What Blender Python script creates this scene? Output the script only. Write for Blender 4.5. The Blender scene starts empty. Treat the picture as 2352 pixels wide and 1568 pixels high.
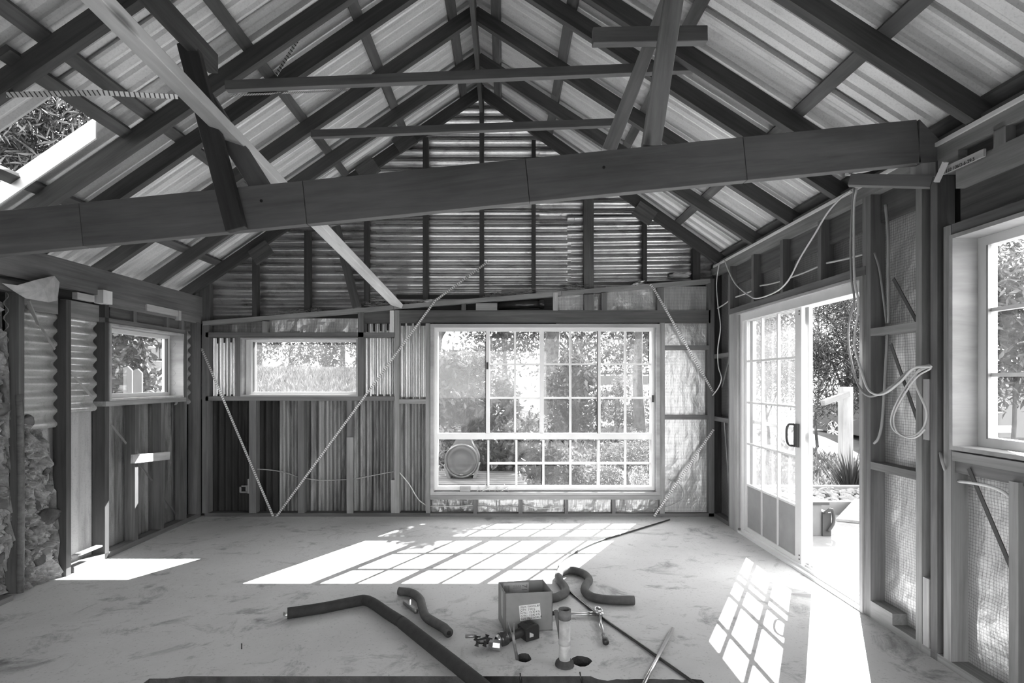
import bpy, bmesh, math, random
import numpy as np
from mathutils import Vector, Matrix, noise

random.seed(7)
np.random.seed(7)
V = Vector
sc = bpy.context.scene
col = sc.collection

# ---------------------------------------------------------------- camera
# metres; x right, y into the room, z up.  Camera stands at the origin, eye 1.44 m high, level, lens shifted upward.
CX, CY, F, H = 1159.0, 875.0, 1240.0, 1.44
cam_d = bpy.data.cameras.new('camera')
cam = bpy.data.objects.new('camera', cam_d)
col.objects.link(cam)
cam.location = (0, 0, H)
cam.rotation_euler = (math.pi / 2, 0, 0)
cam_d.sensor_width = 36.0
cam_d.lens = F / 2352 * 36.0
cam_d.shift_x = (1176 - CX) / 2352
cam_d.shift_y = (CY - 784) / 2352
cam_d.clip_start = 0.05
cam_d.clip_end = 300
sc.camera = cam

# ---------------------------------------------------------------- sky, sun, exposure
w = bpy.data.worlds.new('sky')
sc.world = w
w.use_nodes = True
bg = w.node_tree.nodes['Background']
bg.inputs[0].default_value = (1, 1, 1, 1)
bg.inputs[1].default_value = 1.75
sun_d = bpy.data.lights.new('sun', 'SUN')
sun_d.energy = 13.5
sun_d.angle = math.radians(0.3)
sun = bpy.data.objects.new('sun', sun_d)
col.objects.link(sun)
sun.rotation_euler = V((-0.618, -1.048, -1.0)).to_track_quat('-Z', 'Y').to_euler()
sun.location = (8, 14, 14)
sc.view_settings.view_transform = 'Standard'
sc.view_settings.look = 'None'
sc.view_settings.exposure = 2.05
sc.view_settings.gamma = 1.0
sc.view_settings.use_curve_mapping = False
sc.cycles.caustics_reflective = False
sc.cycles.caustics_refractive = False

# ---------------------------------------------------------------- measuring helpers
D = F / 216.0            # inner face of the back wall
XL, XR = -3.23, 2.227    # inner faces of the side walls
def P(x, y, d): return V(((x - CX) / F * d, d, H - (y - CY) / F * d))
def Bk(x, y, off=0.0): return P(x, y, D + off)
def Lf(x, y, off=0.0): return P(x, y, F * (-XL + off) / (CX - x))
def Rt(x, y, off=0.0): return P(x, y, F * (XR + off) / (x - CX))
def Fl(x, y, z=0.0): return P(x, y, F * (H - z) / (y - CY))

# ---------------------------------------------------------------- materials
MATS = {}
def new_mat(name):
    m = bpy.data.materials.new(name)
    m.use_nodes = True
    nt = m.node_tree
    b = nt.nodes['Principled BSDF']
    MATS[name] = m
    return m, nt, b
def g(v): return (v, v, v, 1)
def node(nt, typ, **kw):
    n = nt.nodes.new(typ)
    for k, v in kw.items():
        setattr(n, k, v)
    return n
def ramp(nt, src, stops):
    r = node(nt, 'ShaderNodeValToRGB')
    while len(r.color_ramp.elements) < len(stops):
        r.color_ramp.elements.new(0.5)
    for e, (p, v) in zip(r.color_ramp.elements, stops):
        e.position = p
        e.color = g(v)
    nt.links.new(src, r.inputs[0])
    return r.outputs[0]
def noise_n(nt, vec, scale, detail=5, rough=0.6, dist=0.0):
    n = node(nt, 'ShaderNodeTexNoise')
    n.inputs['Scale'].default_value = scale
    n.inputs['Detail'].default_value = detail
    n.inputs['Roughness'].default_value = rough
    n.inputs['Distortion'].default_value = dist
    nt.links.new(vec, n.inputs['Vector'])
    return n.outputs['Fac']
def coords(nt, scale=(1, 1, 1), which='Object'):
    t = node(nt, 'ShaderNodeTexCoord')
    oi = node(nt, 'ShaderNodeObjectInfo')
    mp = node(nt, 'ShaderNodeMapping')
    mp.inputs['Scale'].default_value = scale
    nt.links.new(t.outputs[which], mp.inputs['Vector'])
    add = node(nt, 'ShaderNodeVectorMath', operation='ADD')
    mul = node(nt, 'ShaderNodeMath', operation='MULTIPLY')
    mul.inputs[1].default_value = 37.0
    nt.links.new(oi.outputs['Random'], mul.inputs[0])
    nt.links.new(mp.outputs[0], add.inputs[0])
    nt.links.new(mul.outputs[0], add.inputs[1])
    return add.outputs[0], oi.outputs['Random']
def mulc(nt, a, b, blend='MULTIPLY', fac=1.0):
    m = node(nt, 'ShaderNodeMix', data_type='RGBA', blend_type=blend)
    m.inputs['Factor'].default_value = fac
    nt.links.new(a, m.inputs['A'])
    nt.links.new(b, m.inputs['B'])
    return m.outputs['Result']
def bump(nt, b, h, strength, dist=0.01):
    n = node(nt, 'ShaderNodeBump')
    n.inputs['Strength'].default_value = strength
    n.inputs['Distance'].default_value = dist
    nt.links.new(h, n.inputs['Height'])
    nt.links.new(n.outputs[0], b.inputs['Normal'])

def wood(name, base, var=0.35, rough=0.75, grain=22, knots=False, rnd=0.18):
    m, nt, b = new_mat(name)
    vec, r = coords(nt, (1.3, grain, grain))
    n1 = noise_n(nt, vec, 1.0, 6, 0.65, 0.6)
    c = ramp(nt, n1, [(0.25, base * (1 - var)), (0.5, base), (0.78, min(0.9, base * (1 + var)))])
    vec2, _ = coords(nt, (0.9, 3, 3))
    n2 = noise_n(nt, vec2, 1.6, 4, 0.6)
    c2 = ramp(nt, n2, [(0.3, 0.68), (0.6, 1.0)])
    c = mulc(nt, c, c2)
    rr = ramp(nt, r, [(0.0, 1 - rnd), (1.0, 1.0)])
    c = mulc(nt, c, rr)
    if knots:
        vo = node(nt, 'ShaderNodeTexVoronoi')
        vo.inputs['Scale'].default_value = 1.0
        vec3, _ = coords(nt, (1.6, 6, 6))
        nt.links.new(vec3, vo.inputs['Vector'])
        k = ramp(nt, vo.outputs['Distance'], [(0.05, 0.35), (0.14, 1.0)])
        c = mulc(nt, c, k)
    nt.links.new(c, b.inputs['Base Color'])
    b.inputs['Roughness'].default_value = rough
    bump(nt, b, n1, 0.25, 0.003)
    return m
def plain(name, base, rough=0.6, metal=0.0, var=0.12, scale=6.0, bmp=0.0, spec=0.5):
    m, nt, b = new_mat(name)
    vec, r = coords(nt)
    n1 = noise_n(nt, vec, scale, 4)
    c = ramp(nt, n1, [(0.3, base * (1 - var)), (0.7, min(0.95, base * (1 + var)))])
    nt.links.new(c, b.inputs['Base Color'])
    b.inputs['Roughness'].default_value = rough
    b.inputs['Metallic'].default_value = metal
    b.inputs['Specular IOR Level'].default_value = spec
    if bmp:
        bump(nt, b, noise_n(nt, vec, scale * 6, 5), bmp, 0.01)
    return m
def sheet(name, base, stain=0.5, rough=0.5, metal=0.0, streak=(2, 2, 2), stain_at=0.42):
    """painted or galvanised sheet with its own stains and run-marks"""
    m, nt, b = new_mat(name)
    vec, r = coords(nt, streak)
    n1 = noise_n(nt, vec, 1.5, 8, 0.7, 0.4)
    c = ramp(nt, n1, [(stain_at - 0.12, base * (1 - stain)), (stain_at + 0.08, base), (0.75, min(0.92, base * 1.15))])
    vec2, _ = coords(nt, (1, 1, 1))
    n2 = noise_n(nt, vec2, 90, 3, 0.7)
    c = mulc(nt, c, ramp(nt, n2, [(0.3, 0.82), (0.5, 1.0)]))
    c = mulc(nt, c, ramp(nt, r, [(0, 0.88), (1, 1.0)]))
    nt.links.new(c, b.inputs['Base Color'])
    b.inputs['Roughness'].default_value = rough
    b.inputs['Metallic'].default_value = metal
    return m
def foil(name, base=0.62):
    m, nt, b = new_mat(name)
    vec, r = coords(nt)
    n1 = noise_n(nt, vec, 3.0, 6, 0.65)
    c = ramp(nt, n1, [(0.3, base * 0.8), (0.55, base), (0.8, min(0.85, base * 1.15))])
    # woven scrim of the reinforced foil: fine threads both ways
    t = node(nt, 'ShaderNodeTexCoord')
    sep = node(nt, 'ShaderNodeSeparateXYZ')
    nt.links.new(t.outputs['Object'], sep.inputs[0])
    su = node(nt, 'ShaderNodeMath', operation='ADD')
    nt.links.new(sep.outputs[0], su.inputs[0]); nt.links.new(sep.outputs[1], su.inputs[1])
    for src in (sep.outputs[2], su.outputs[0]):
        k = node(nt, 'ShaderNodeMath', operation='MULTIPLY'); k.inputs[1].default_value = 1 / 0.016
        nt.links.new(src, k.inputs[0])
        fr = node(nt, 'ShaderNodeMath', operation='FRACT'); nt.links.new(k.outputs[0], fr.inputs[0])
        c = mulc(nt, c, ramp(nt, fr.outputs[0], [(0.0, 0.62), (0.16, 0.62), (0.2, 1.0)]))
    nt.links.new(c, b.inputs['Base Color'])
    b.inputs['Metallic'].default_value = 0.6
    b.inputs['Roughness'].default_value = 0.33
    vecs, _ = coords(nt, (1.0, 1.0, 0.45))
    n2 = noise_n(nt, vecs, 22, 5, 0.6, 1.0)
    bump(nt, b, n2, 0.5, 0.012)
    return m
def glass(name, dust=0.16, dens=1.0):
    m, nt, b = new_mat(name)
    nt.nodes.remove(b)
    out = nt.nodes['Material Output']
    tr = node(nt, 'ShaderNodeBsdfTransparent')
    tr.inputs[0].default_value = g(0.97)
    gl = node(nt, 'ShaderNodeBsdfGlossy')
    gl.inputs['Roughness'].default_value = 0.02
    gl.inputs[0].default_value = g(0.9)
    lw = node(nt, 'ShaderNodeLayerWeight')
    lw.inputs['Blend'].default_value = 0.5
    pw = node(nt, 'ShaderNodeMath', operation='POWER'); pw.inputs[1].default_value = 4.0
    nt.links.new(lw.outputs['Facing'], pw.inputs[0])
    ma = node(nt, 'ShaderNodeMath', operation='MULTIPLY_ADD'); ma.inputs[1].default_value = 0.5; ma.inputs[2].default_value = 0.02
    nt.links.new(pw.outputs[0], ma.inputs[0])
    m1 = node(nt, 'ShaderNodeMixShader')
    nt.links.new(ma.outputs[0], m1.inputs[0])
    nt.links.new(tr.outputs[0], m1.inputs[1])
    nt.links.new(gl.outputs[0], m1.inputs[2])
    tl = node(nt, 'ShaderNodeBsdfTranslucent')
    tl.inputs[0].default_value = g(0.85)
    vec, r = coords(nt, (3, 3, 1.2))
    n1 = noise_n(nt, vec, 1.5, 5, 0.7, 0.5)
    d = ramp(nt, n1, [(0.3, dust * 0.6), (0.7, dust * 1.4)])
    m2 = node(nt, 'ShaderNodeMixShader')
    nt.links.new(d, m2.inputs[0])
    nt.links.new(m1.outputs[0], m2.inputs[1])
    nt.links.new(tl.outputs[0], m2.inputs[2])
    nt.links.new(m2.outputs[0], out.inputs[0])
    return m
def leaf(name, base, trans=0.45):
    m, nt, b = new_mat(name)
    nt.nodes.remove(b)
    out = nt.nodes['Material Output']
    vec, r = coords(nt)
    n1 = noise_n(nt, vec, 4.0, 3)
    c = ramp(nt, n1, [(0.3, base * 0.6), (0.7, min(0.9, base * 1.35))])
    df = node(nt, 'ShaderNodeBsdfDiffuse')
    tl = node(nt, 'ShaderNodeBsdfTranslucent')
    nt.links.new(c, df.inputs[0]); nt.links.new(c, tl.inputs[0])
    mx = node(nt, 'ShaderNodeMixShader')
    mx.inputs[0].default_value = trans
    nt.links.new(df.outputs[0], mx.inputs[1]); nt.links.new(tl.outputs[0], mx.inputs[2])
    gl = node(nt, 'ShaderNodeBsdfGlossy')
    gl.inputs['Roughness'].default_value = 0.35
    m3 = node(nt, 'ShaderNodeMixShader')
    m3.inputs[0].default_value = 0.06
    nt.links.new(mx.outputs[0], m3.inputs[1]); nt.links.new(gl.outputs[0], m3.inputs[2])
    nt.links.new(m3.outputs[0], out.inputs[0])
    return m

wood('dark_timber', 0.06, 0.5, grain=26)
wood('rafter_timber', 0.095, 0.5, grain=26)
wood('beam_timber', 0.165, 0.3, grain=20, rnd=0.08)
wood('stud_timber', 0.17, 0.4, grain=30)
wood('old_timber', 0.11, 0.5, grain=30)
wood('grey_timber', 0.28, 0.35, grain=30)
wood('pale_pine', 0.76, 0.12, grain=14, knots=True, rnd=0.05)
wood('prop_pine', 0.32, 0.35, grain=18, knots=True, rnd=0.05)
wood('reveal_timber', 0.42, 0.18, grain=12)
wood('batten_timber', 0.11, 0.55, grain=14)
wood('offcut_timber', 0.48, 0.3, grain=20)
sheet('roof_sheet', 0.72, 0.25, 0.42, 0.15, (0.6, 2, 2), 0.36)
sheet('gable_sheet', 0.62, 0.55, 0.27, 0.7, (3, 1, 6), 0.40)
sheet('bright_sheet', 0.78, 0.35, 0.27, 0.6, (5, 5, 1), 0.40)
sheet('rusty_sheet', 0.28, 0.75, 0.45, 0.3, (6, 6, 0.7), 0.46)
sheet('sooty_sheet', 0.026, 0.7, 0.8, 0.0, (6, 6, 0.7), 0.46)
sheet('pan_sheet', 0.42, 0.45, 0.55, 0.1, (4, 4, 0.8), 0.42)
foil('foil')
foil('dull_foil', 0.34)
glass('pane_glass', 0.008)
glass('door_glass', 0.028)
glass('clear_glass', 0.012)
plain('white_paint', 0.74, 0.4, var=0.05)
plain('white_alloy', 0.70, 0.35, 0.1, var=0.05)
plain('opaque_panel', 0.30, 0.5, var=0.1)
plain('black_plastic', 0.018, 0.45, var=0.2)
plain('black_foam', 0.022, 0.85, var=0.3, bmp=0.2, scale=20)
plain('grey_foam', 0.075, 0.8, var=0.2, bmp=0.2, scale=20)
plain('black_pipe', 0.03, 0.25, var=0.2)
plain('steel', 0.55, 0.28, 0.9)
plain('dull_steel', 0.30, 0.45, 0.8)
plain('cable_white', 0.62, 0.45, var=0.08)
plain('cable_grey', 0.30, 0.5, var=0.1)
plain('pvc', 0.42, 0.5, var=0.35, scale=14)
plain('copper', 0.20, 0.5, 0.5, var=0.4, scale=20)
plain('cardboard', 0.24, 0.85, var=0.10, scale=9)
plain('paper_label', 0.72, 0.7, var=0.03)
plain('ink', 0.012, 0.8, var=0.0)
plain('faint_ink', 0.16, 0.8, var=0.1)
plain('stone', 0.13, 0.9, var=0.5, scale=7, bmp=0.6)
plain('dark_stone', 0.06, 0.9, var=0.5, scale=9, bmp=0.6)
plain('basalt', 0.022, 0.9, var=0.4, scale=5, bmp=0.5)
plain('mortar', 0.27, 0.95, var=0.5, scale=9, bmp=0.9)
plain('earth', 0.05, 0.95, var=0.5, scale=20, bmp=0.6)
plain('straw', 0.30, 0.9, var=0.3)
plain('paper_scrap', 0.42, 0.8, var=0.25, scale=10)
plain('bark', 0.06, 0.95, var=0.5, scale=8, bmp=0.6)
plain('pale_bark', 0.16, 0.9, var=0.3, scale=5)
plain('pebble', 0.16, 0.8, var=0.3, scale=3)
plain('car_paint', 0.09, 0.25, 0.3, var=0.05)
plain('car_glass', 0.03, 0.1, var=0.05)
plain('rubber', 0.02, 0.8)
plain('patio', 0.2, 0.9, var=0.2, scale=2.5, bmp=0.1)
plain('grass_ground', 0.09, 0.95, var=0.3, scale=2.5)
plain('cloth_dark', 0.04, 0.8)
plain('drum_metal', 0.12, 0.35, 0.3, var=0.25, scale=4)
plain('table_top', 0.11, 0.7, var=0.15)
plain('fence_white', 0.12, 0.7, var=0.12)
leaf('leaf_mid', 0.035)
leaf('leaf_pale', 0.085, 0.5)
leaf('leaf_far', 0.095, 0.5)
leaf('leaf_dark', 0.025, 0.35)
leaf('grass_blade', 0.17, 0.5)
def perforated(name):
    m, nt, b = new_mat(name)
    t = node(nt, 'ShaderNodeTexCoord')
    wv = node(nt, 'ShaderNodeTexWave', wave_type='BANDS', bands_direction='X')
    wv.inputs['Scale'].default_value = 14.0
    nt.links.new(t.outputs['Object'], wv.inputs['Vector'])
    c = ramp(nt, wv.outputs['Fac'], [(0.12, 0.08), (0.25, 0.7)])
    nt.links.new(c, b.inputs['Base Color'])
    b.inputs['Metallic'].default_value = 0.5
    b.inputs['Roughness'].default_value = 0.45
perforated('perforated_steel')
def concrete():
    m, nt, b = new_mat('concrete')
    vec, r = coords(nt)
    n1 = noise_n(nt, vec, 0.8, 6, 0.6, 0.3)
    c = ramp(nt, n1, [(0.3, 0.40), (0.55, 0.51), (0.8, 0.57)])
    n2 = noise_n(nt, vec, 3.2, 9, 0.72, 0.8)
    c = mulc(nt, c, ramp(nt, n2, [(0.34, 0.5), (0.46, 1.0)]))
    vec3, _ = coords(nt, (1.2, 2.4, 1))
    n3 = noise_n(nt, vec3, 2.2, 7, 0.68, 0.2)
    c = mulc(nt, c, ramp(nt, n3, [(0.31, 0.55), (0.40, 1.0)]))
    n4 = noise_n(nt, vec, 60, 4, 0.7)
    c = mulc(nt, c, ramp(nt, n4, [(0.28, 0.6), (0.42, 1.0)]))
    nt.links.new(c, b.inputs['Base Color'])
    b.inputs['Roughness'].default_value = 0.62
    bump(nt, b, n4, 0.12, 0.004)
concrete()

# ---------------------------------------------------------------- building helpers
def link(o, parent=None):
    col.objects.link(o)
    if parent is not None:
        o.parent = parent
        o.matrix_parent_inverse = parent.matrix_basis.inverted()
    return o
def tag(o, label=None, cat=None, group=None, kind=None):
    if label: o['label'] = label
    if cat: o['category'] = cat
    if group: o['group'] = group
    if kind: o['kind'] = kind
    return o
def empty(name, loc=(0, 0, 0), label=None, cat=None, group=None, kind=None):
    o = bpy.data.objects.new(name, None)
    o.empty_display_size = 0.1
    o.location = loc
    col.objects.link(o)
    return tag(o, label, cat, group, kind)
def mesh_obj(name, vs, fs, m, parent=None, smooth=False, mw=None):
    me = bpy.data.meshes.new(name)
    me.from_pydata([tuple(v) for v in vs], [], fs)
    me.update()
    if smooth:
        me.polygons.foreach_set('use_smooth', [True] * len(me.polygons))
    me.materials.append(MATS[m])
    o = bpy.data.objects.new(name, me)
    link(o, parent)
    if mw is not None:
        o.matrix_basis = mw
    return o
class MB:
    """collects shapes of ONE part"""
    def __init__(s): s.v = []; s.f = []
    def add(s, vs, fs):
        k = len(s.v)
        s.v += [V(v) for v in vs]
        s.f += [tuple(i + k for i in f) for f in fs]
    def box(s, x0, x1, y0, y1, z0, z1):
        s.add([(x, y, z) for x in (x0, x1) for y in (y0, y1) for z in (z0, z1)],
              [(0, 1, 3, 2), (4, 6, 7, 5), (0, 4, 5, 1), (2, 3, 7, 6), (0, 2, 6, 4), (1, 5, 7, 3)])
    def bar(s, a, b, w, h, up=(0, 0, 1)):
        a, b = V(a), V(b)
        x = (b - a).normalized()
        y = V(up).cross(x).normalized()
        z = x.cross(y)
        vs = []
        for p in (a, b):
            for sy, sz in ((-1, -1), (1, -1), (1, 1), (-1, 1)):
                vs.append(p + y * sy * w / 2 + z * sz * h / 2)
        s.add(vs, [(3, 2, 1, 0), (4, 5, 6, 7), (0, 1, 5, 4), (1, 2, 6, 5), (2, 3, 7, 6), (3, 0, 4, 7)])
    def tube(s, pts, r, n=10, caps=True):
        pts = [V(p) for p in pts]
        m = len(pts)
        rs = r if isinstance(r, (list, tuple)) else [r] * m
        t0 = (pts[1] - pts[0]).normalized()
        ref = V((0, 0, 1)) if abs(t0.z) < 0.9 else V((1, 0, 0))
        nrm = t0.cross(ref).normalized()
        rings = []
        for i in range(m):
            t = (pts[min(i + 1, m - 1)] - pts[max(i - 1, 0)]).normalized()
            nrm = (nrm - t * nrm.dot(t)).normalized()
            bi = t.cross(nrm)
            rings.append([pts[i] + (nrm * math.cos(a) + bi * math.sin(a)) * rs[i]
                          for a in (2 * math.pi * k / n for k in range(n))])
        vs = [v for rg in rings for v in rg]
        fs = [(i * n + k, i * n + (k + 1) % n, (i + 1) * n + (k + 1) % n, (i + 1) * n + k)
              for i in range(m - 1) for k in range(n)]
        if caps:
            fs += [tuple(reversed(range(n))), tuple((m - 1) * n + k for k in range(n))]
        s.add(vs, fs)
    def lathe(s, prof, c, axis=(0, 0, 1), n=24):
        """prof: (radius, height along axis)"""
        ax = V(axis).normalized()
        ref = V((1, 0, 0)) if abs(ax.x) < 0.9 else V((0, 1, 0))
        u = ax.cross(ref).normalized(); v = ax.cross(u)
        c = V(c)
        vs = []
        for r, h in prof:
            for k in range(n):
                a = 2 * math.pi * k / n
                vs.append(c + ax * h + (u * math.cos(a) + v * math.sin(a)) * max(r, 1e-4))
        fs = [(i * n + k, i * n + (k + 1) % n, (i + 1) * n + (k + 1) % n, (i + 1) * n + k)
              for i in range(len(prof) - 1) for k in range(n)]
        s.add(vs, fs)
    def prism(s, poly, ext):
        """poly: 3D points; ext: extrusion vector"""
        n = len(poly)
        e = V(ext)
        vs = [V(p) for p in poly] + [V(p) + e for p in poly]
        fs = [tuple(range(n)), tuple(reversed(range(n, 2 * n)))] + [(i, i + n, (i + 1) % n + n, (i + 1) % n) for i in range(n)]
        s.add(vs, fs)
    def build(s, name, m, parent=None, smooth=False):
        # origin at the middle of the shape so every piece has its own place
        c = sum(s.v, V()) / len(s.v)
        o = mesh_obj(name, [v - c for v in s.v], s.f, m, None, smooth)
        o.location = c
        if parent is not None:
            o.parent = parent
            o.matrix_parent_inverse = parent.matrix_basis.inverted()
        return o
def fix_normals(o):
    bm = bmesh.new(); bm.from_mesh(o.data)
    bmesh.ops.recalc_face_normals(bm, faces=bm.faces)
    bm.to_mesh(o.data); bm.free()
def board(name, a, b, w, h, m, parent=None, up=(0, 0, 1), bev=0.0):
    """sawn timber from a to b: w across, h along 'up'; grain runs along its own length"""
    a, b = V(a), V(b)
    L = (b - a).length
    x = (b - a).normalized()
    y = V(up).cross(x).normalized()
    z = x.cross(y)
    mb = MB(); mb.box(-L / 2, L / 2, -w / 2, w / 2, -h / 2, h / 2)
    o = mesh_obj(name, mb.v, mb.f, m)
    if bev:
        bm = bmesh.new(); bm.from_mesh(o.data)
        bmesh.ops.bevel(bm, geom=bm.edges[:], offset=bev, segments=1, affect='EDGES')
        bm.to_mesh(o.data); bm.free()
    rot = Matrix((x, y, z)).transposed().to_4x4()
    if parent is not None:
        o.parent = parent
        o.matrix_parent_inverse = parent.matrix_basis.inverted()
    o.matrix_basis = Matrix.Translation((a + b) / 2) @ rot
    return o
def bx(name, x0, x1, y0, y1, z0, z1, m, parent=None, bev=0.0):
    """axis-aligned timber, grain along its longest side"""
    d = (abs(x1 - x0), abs(y1 - y0), abs(z1 - z0))
    c = V(((x0 + x1) / 2, (y0 + y1) / 2, (z0 + z1) / 2))
    k = d.index(max(d))
    if k == 0: return board(name, c - V((d[0] / 2, 0, 0)), c + V((d[0] / 2, 0, 0)), d[1], d[2], m, parent, bev=bev)
    if k == 1: return board(name, c - V((0, d[1] / 2, 0)), c + V((0, d[1] / 2, 0)), d[0], d[2], m, parent, bev=bev)
    return board(name, c - V((0, 0, d[2] / 2)), c + V((0, 0, d[2] / 2)), d[1], d[0], m, parent, up=(1, 0, 0), bev=bev)
def smooth_path(pts, n=8):
    pts = [V(p) for p in pts]
    q = [pts[0] * 2 - pts[1]] + pts + [pts[-1] * 2 - pts[-2]]
    out = []
    for i in range(1, len(q) - 2):
        p0, p1, p2, p3 = q[i - 1:i + 3]
        for k in range(n):
            t = k / n
            out.append(0.5 * ((2 * p1) + (p2 - p0) * t + (2 * p0 - 5 * p1 + 4 * p2 - p3) * t * t + (3 * p1 - p0 - 3 * p2 + p3) * t ** 3))
    out.append(pts[-1])
    return out
def corr(name, o, u, v, m, parent=None, pitch=0.076, amp=0.008, nrm=None, shape='sine', nu=2, per=6):
    """profiled metal sheet: origin o, ribs along u, profile repeats along v"""
    o, u, v = V(o), V(u), V(v)
    nrm = V(nrm).normalized() if nrm else u.cross(v).normalized()
    L = v.length
    n = max(2, int(round(L / pitch * per)))
    vs, fs = [], []
    for j in range(n + 1):
        s = j / n
        ph = (s * L / pitch) % 1.0
        if shape == 'sine': a = amp * math.sin(2 * math.pi * ph)
        else:
            a = amp * (1 if ph < 0.16 else (1 - (ph - 0.16) / 0.14 if ph < 0.3 else (0 if ph < 0.86 else (ph - 0.86) / 0.14)))
        for i in range(nu):
            vs.append(o + v * s + u * (i / (nu - 1)) + nrm * a)
    for j in range(n):
        for i in range(nu - 1):
            fs.append((j * nu + i, (j + 1) * nu + i, (j + 1) * nu + i + 1, j * nu + i + 1))
    mb = MB(); mb.add(vs, fs)
    return mb.build(name, m, parent, smooth=True)
def crumple(name, o, u, v, m, parent=None, amp=0.018, res=0.035, seed=0.0, nrm=None, sc_=5.0):
    """sagging foil blanket filling a bay"""
    o, u, v = V(o), V(u), V(v)
    nrm = V(nrm).normalized() if nrm else u.cross(v).normalized()
    nu, nv = max(3, int(u.length / res)), max(3, int(v.length / res))
    vs, fs = [], []
    for j in range(nv + 1):
        for i in range(nu + 1):
            p = o + u * (i / nu) + v * (j / nv)
            q = p * sc_ + V((seed, seed * 1.7, 0))
            h_ = V((q.x * 1.6, q.y * 1.6, q.z * 0.5))
            a = 0.9 * noise.noise(h_) + 0.5 * abs(noise.noise(h_ * 2.1 + V((9, 3, 1)))) + 0.22 * noise.noise(q * 3.1)
            e = min(1, 6 * i / nu, 6 * (nu - i) / nu, 6 * j / nv, 6 * (nv - j) / nv)
            vs.append(p + nrm * a * amp * (0.3 + 0.7 * e))
    for j in range(nv):
        for i in range(nu):
            k = j * (nu + 1) + i
            fs.append((k, k + 1, k + nu + 2, k + nu + 1))
    mb = MB(); mb.add(vs, fs)
    return mb.build(name, m, parent, smooth=False)
def text_part(name, body, size, m, mw, parent, align='LEFT'):
    cu = bpy.data.curves.new(name, 'FONT')
    cu.body = body; cu.size = size; cu.align_x = align; cu.extrude = 0.0004
    t = bpy.data.objects.new(name, cu)
    me = bpy.data.meshes.new_from_object(t)
    bpy.data.objects.remove(t)
    me.materials.clear(); me.materials.append(MATS[m])
    o = bpy.data.objects.new(name, me)
    col.objects.link(o)
    o.parent = parent
    o.matrix_parent_inverse = parent.matrix_basis.inverted()
    o.matrix_basis = mw
    return o

# ================================================================ FLOOR
def floor():
    def loop(c, rx, ry, n, seed):
        pts = []
        for k in range(n):
            a = 2 * math.pi * k / n
            q = 1 + 0.22 * noise.noise(V((math.cos(a) * 1.7 + seed, math.sin(a) * 1.7, seed)))
            pts.append((c[0] + rx * q * math.cos(a), c[1] + ry * q * math.sin(a)))
        return pts
    outer = [(XL - 0.25, -1.3), (XR + 0.12, -1.3), (XR + 0.12, D + 0.12), (XL - 0.25, D + 0.12)]
    h1c = Fl(1203, 1510); h2c = Fl(1335, 1518)
    holes = [loop((h1c.x, h1c.y), 0.04, 0.045, 14, 1.0), loop((h2c.x, h2c.y), 0.055, 0.05, 14, 5.0)]
    # chase cut across the slab, ragged along its far edge
    tr = [(-1.75, 2.30)]
    y0 = 2.637
    xs = np.linspace(-1.72, 0.42, 26)
    tr = [(x, y0 - 0.004 * abs(noise.noise(V((x * 9, 0, 0)))) - (0.02 if x < -1.55 else 0)) for x in xs]
    xs2 = np.linspace(0.45, 0.95, 12)
    tr += [(x, 2.612 - 0.03 * abs(noise.noise(V((x * 11, 4, 0))))) for x in xs2]
    tr += [(1.0, 2.30), (-1.75, 2.30)]
    holes.append(list(reversed(tr)))
    bm = bmesh.new()
    def ring(pts):
        vs = [bm.verts.new((p[0], p[1], 0)) for p in pts]
        return vs, [bm.edges.new((vs[i], vs[(i + 1) % len(vs)])) for i in range(len(vs))]
    es = []
    _, e = ring(outer); es += e
    rings = []
    for h in holes:
        vs, e = ring(h); es += e; rings.append(vs)
    bmesh.ops.triangle_fill(bm, edges=es, use_beauty=True, use_dissolve=False)
    depths = (-0.12, -0.12, -0.07)
    for vs, dz in zip(rings, depths):
        lo = [bm.verts.new((v.co.x, v.co.y, dz)) for v in vs]
        n = len(vs)
        for i in range(n):
            bm.faces.new((vs[i], vs[(i + 1) % n], lo[(i + 1) % n], lo[i]))
    bmesh.ops.recalc_face_normals(bm, faces=bm.faces)
    me = bpy.data.meshes.new('floor'); bm.to_mesh(me); bm.free()
    me.materials.append(MATS['concrete']); me.materials.append(MATS['dark_stone'])
    for p in me.polygons:
        if min(me.vertices[i].co.z for i in p.vertices) < -0.01: p.material_index = 1
    o = bpy.data.objects.new('floor', me); col.objects.link(o)
    tag(o, kind='structure', label='pale dusty concrete floor slab with sun patches')
    mb = MB(); mb.box(XL - 0.25, XR + 0.12, -1.3, D + 0.12, -0.30, -0.10)
    s = mb.build('subsoil', 'earth', o)
    mb = MB(); mb.box(-1.75, 1.0, 2.30, 2.66, -0.10, -0.068)
    mb.build('chase_bed', 'earth', o)
floor()

# ================================================================ BACK WALL
wb = empty('wall_back', (0, D, 0), label='timber framed back wall with corrugated and foil backing', kind='structure')
SD = 0.09       # stud depth
def zx(x): return (x - CX) / 216.0
def zz(y): return H - (y - CY) / 216.0
def bstud(x0, x1, y0, y1, m='stud_timber', name='stud', front=0.0, dep=SD):
    return bx(name, zx(x0), zx(x1), D + front, D + front + dep, zz(y1), zz(y0), m, wb)
def plate_z(x): return 2.056 + 0.0837 * (x + 3.19)   # centre line of the raked top plate
# bottom plates
bstud(470, 988, 1178, 1189, 'old_timber', 'bottom_plate')
bstud(988, 1642, 1179, 1189, 'stud_timber', 'bottom_plate')
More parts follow.
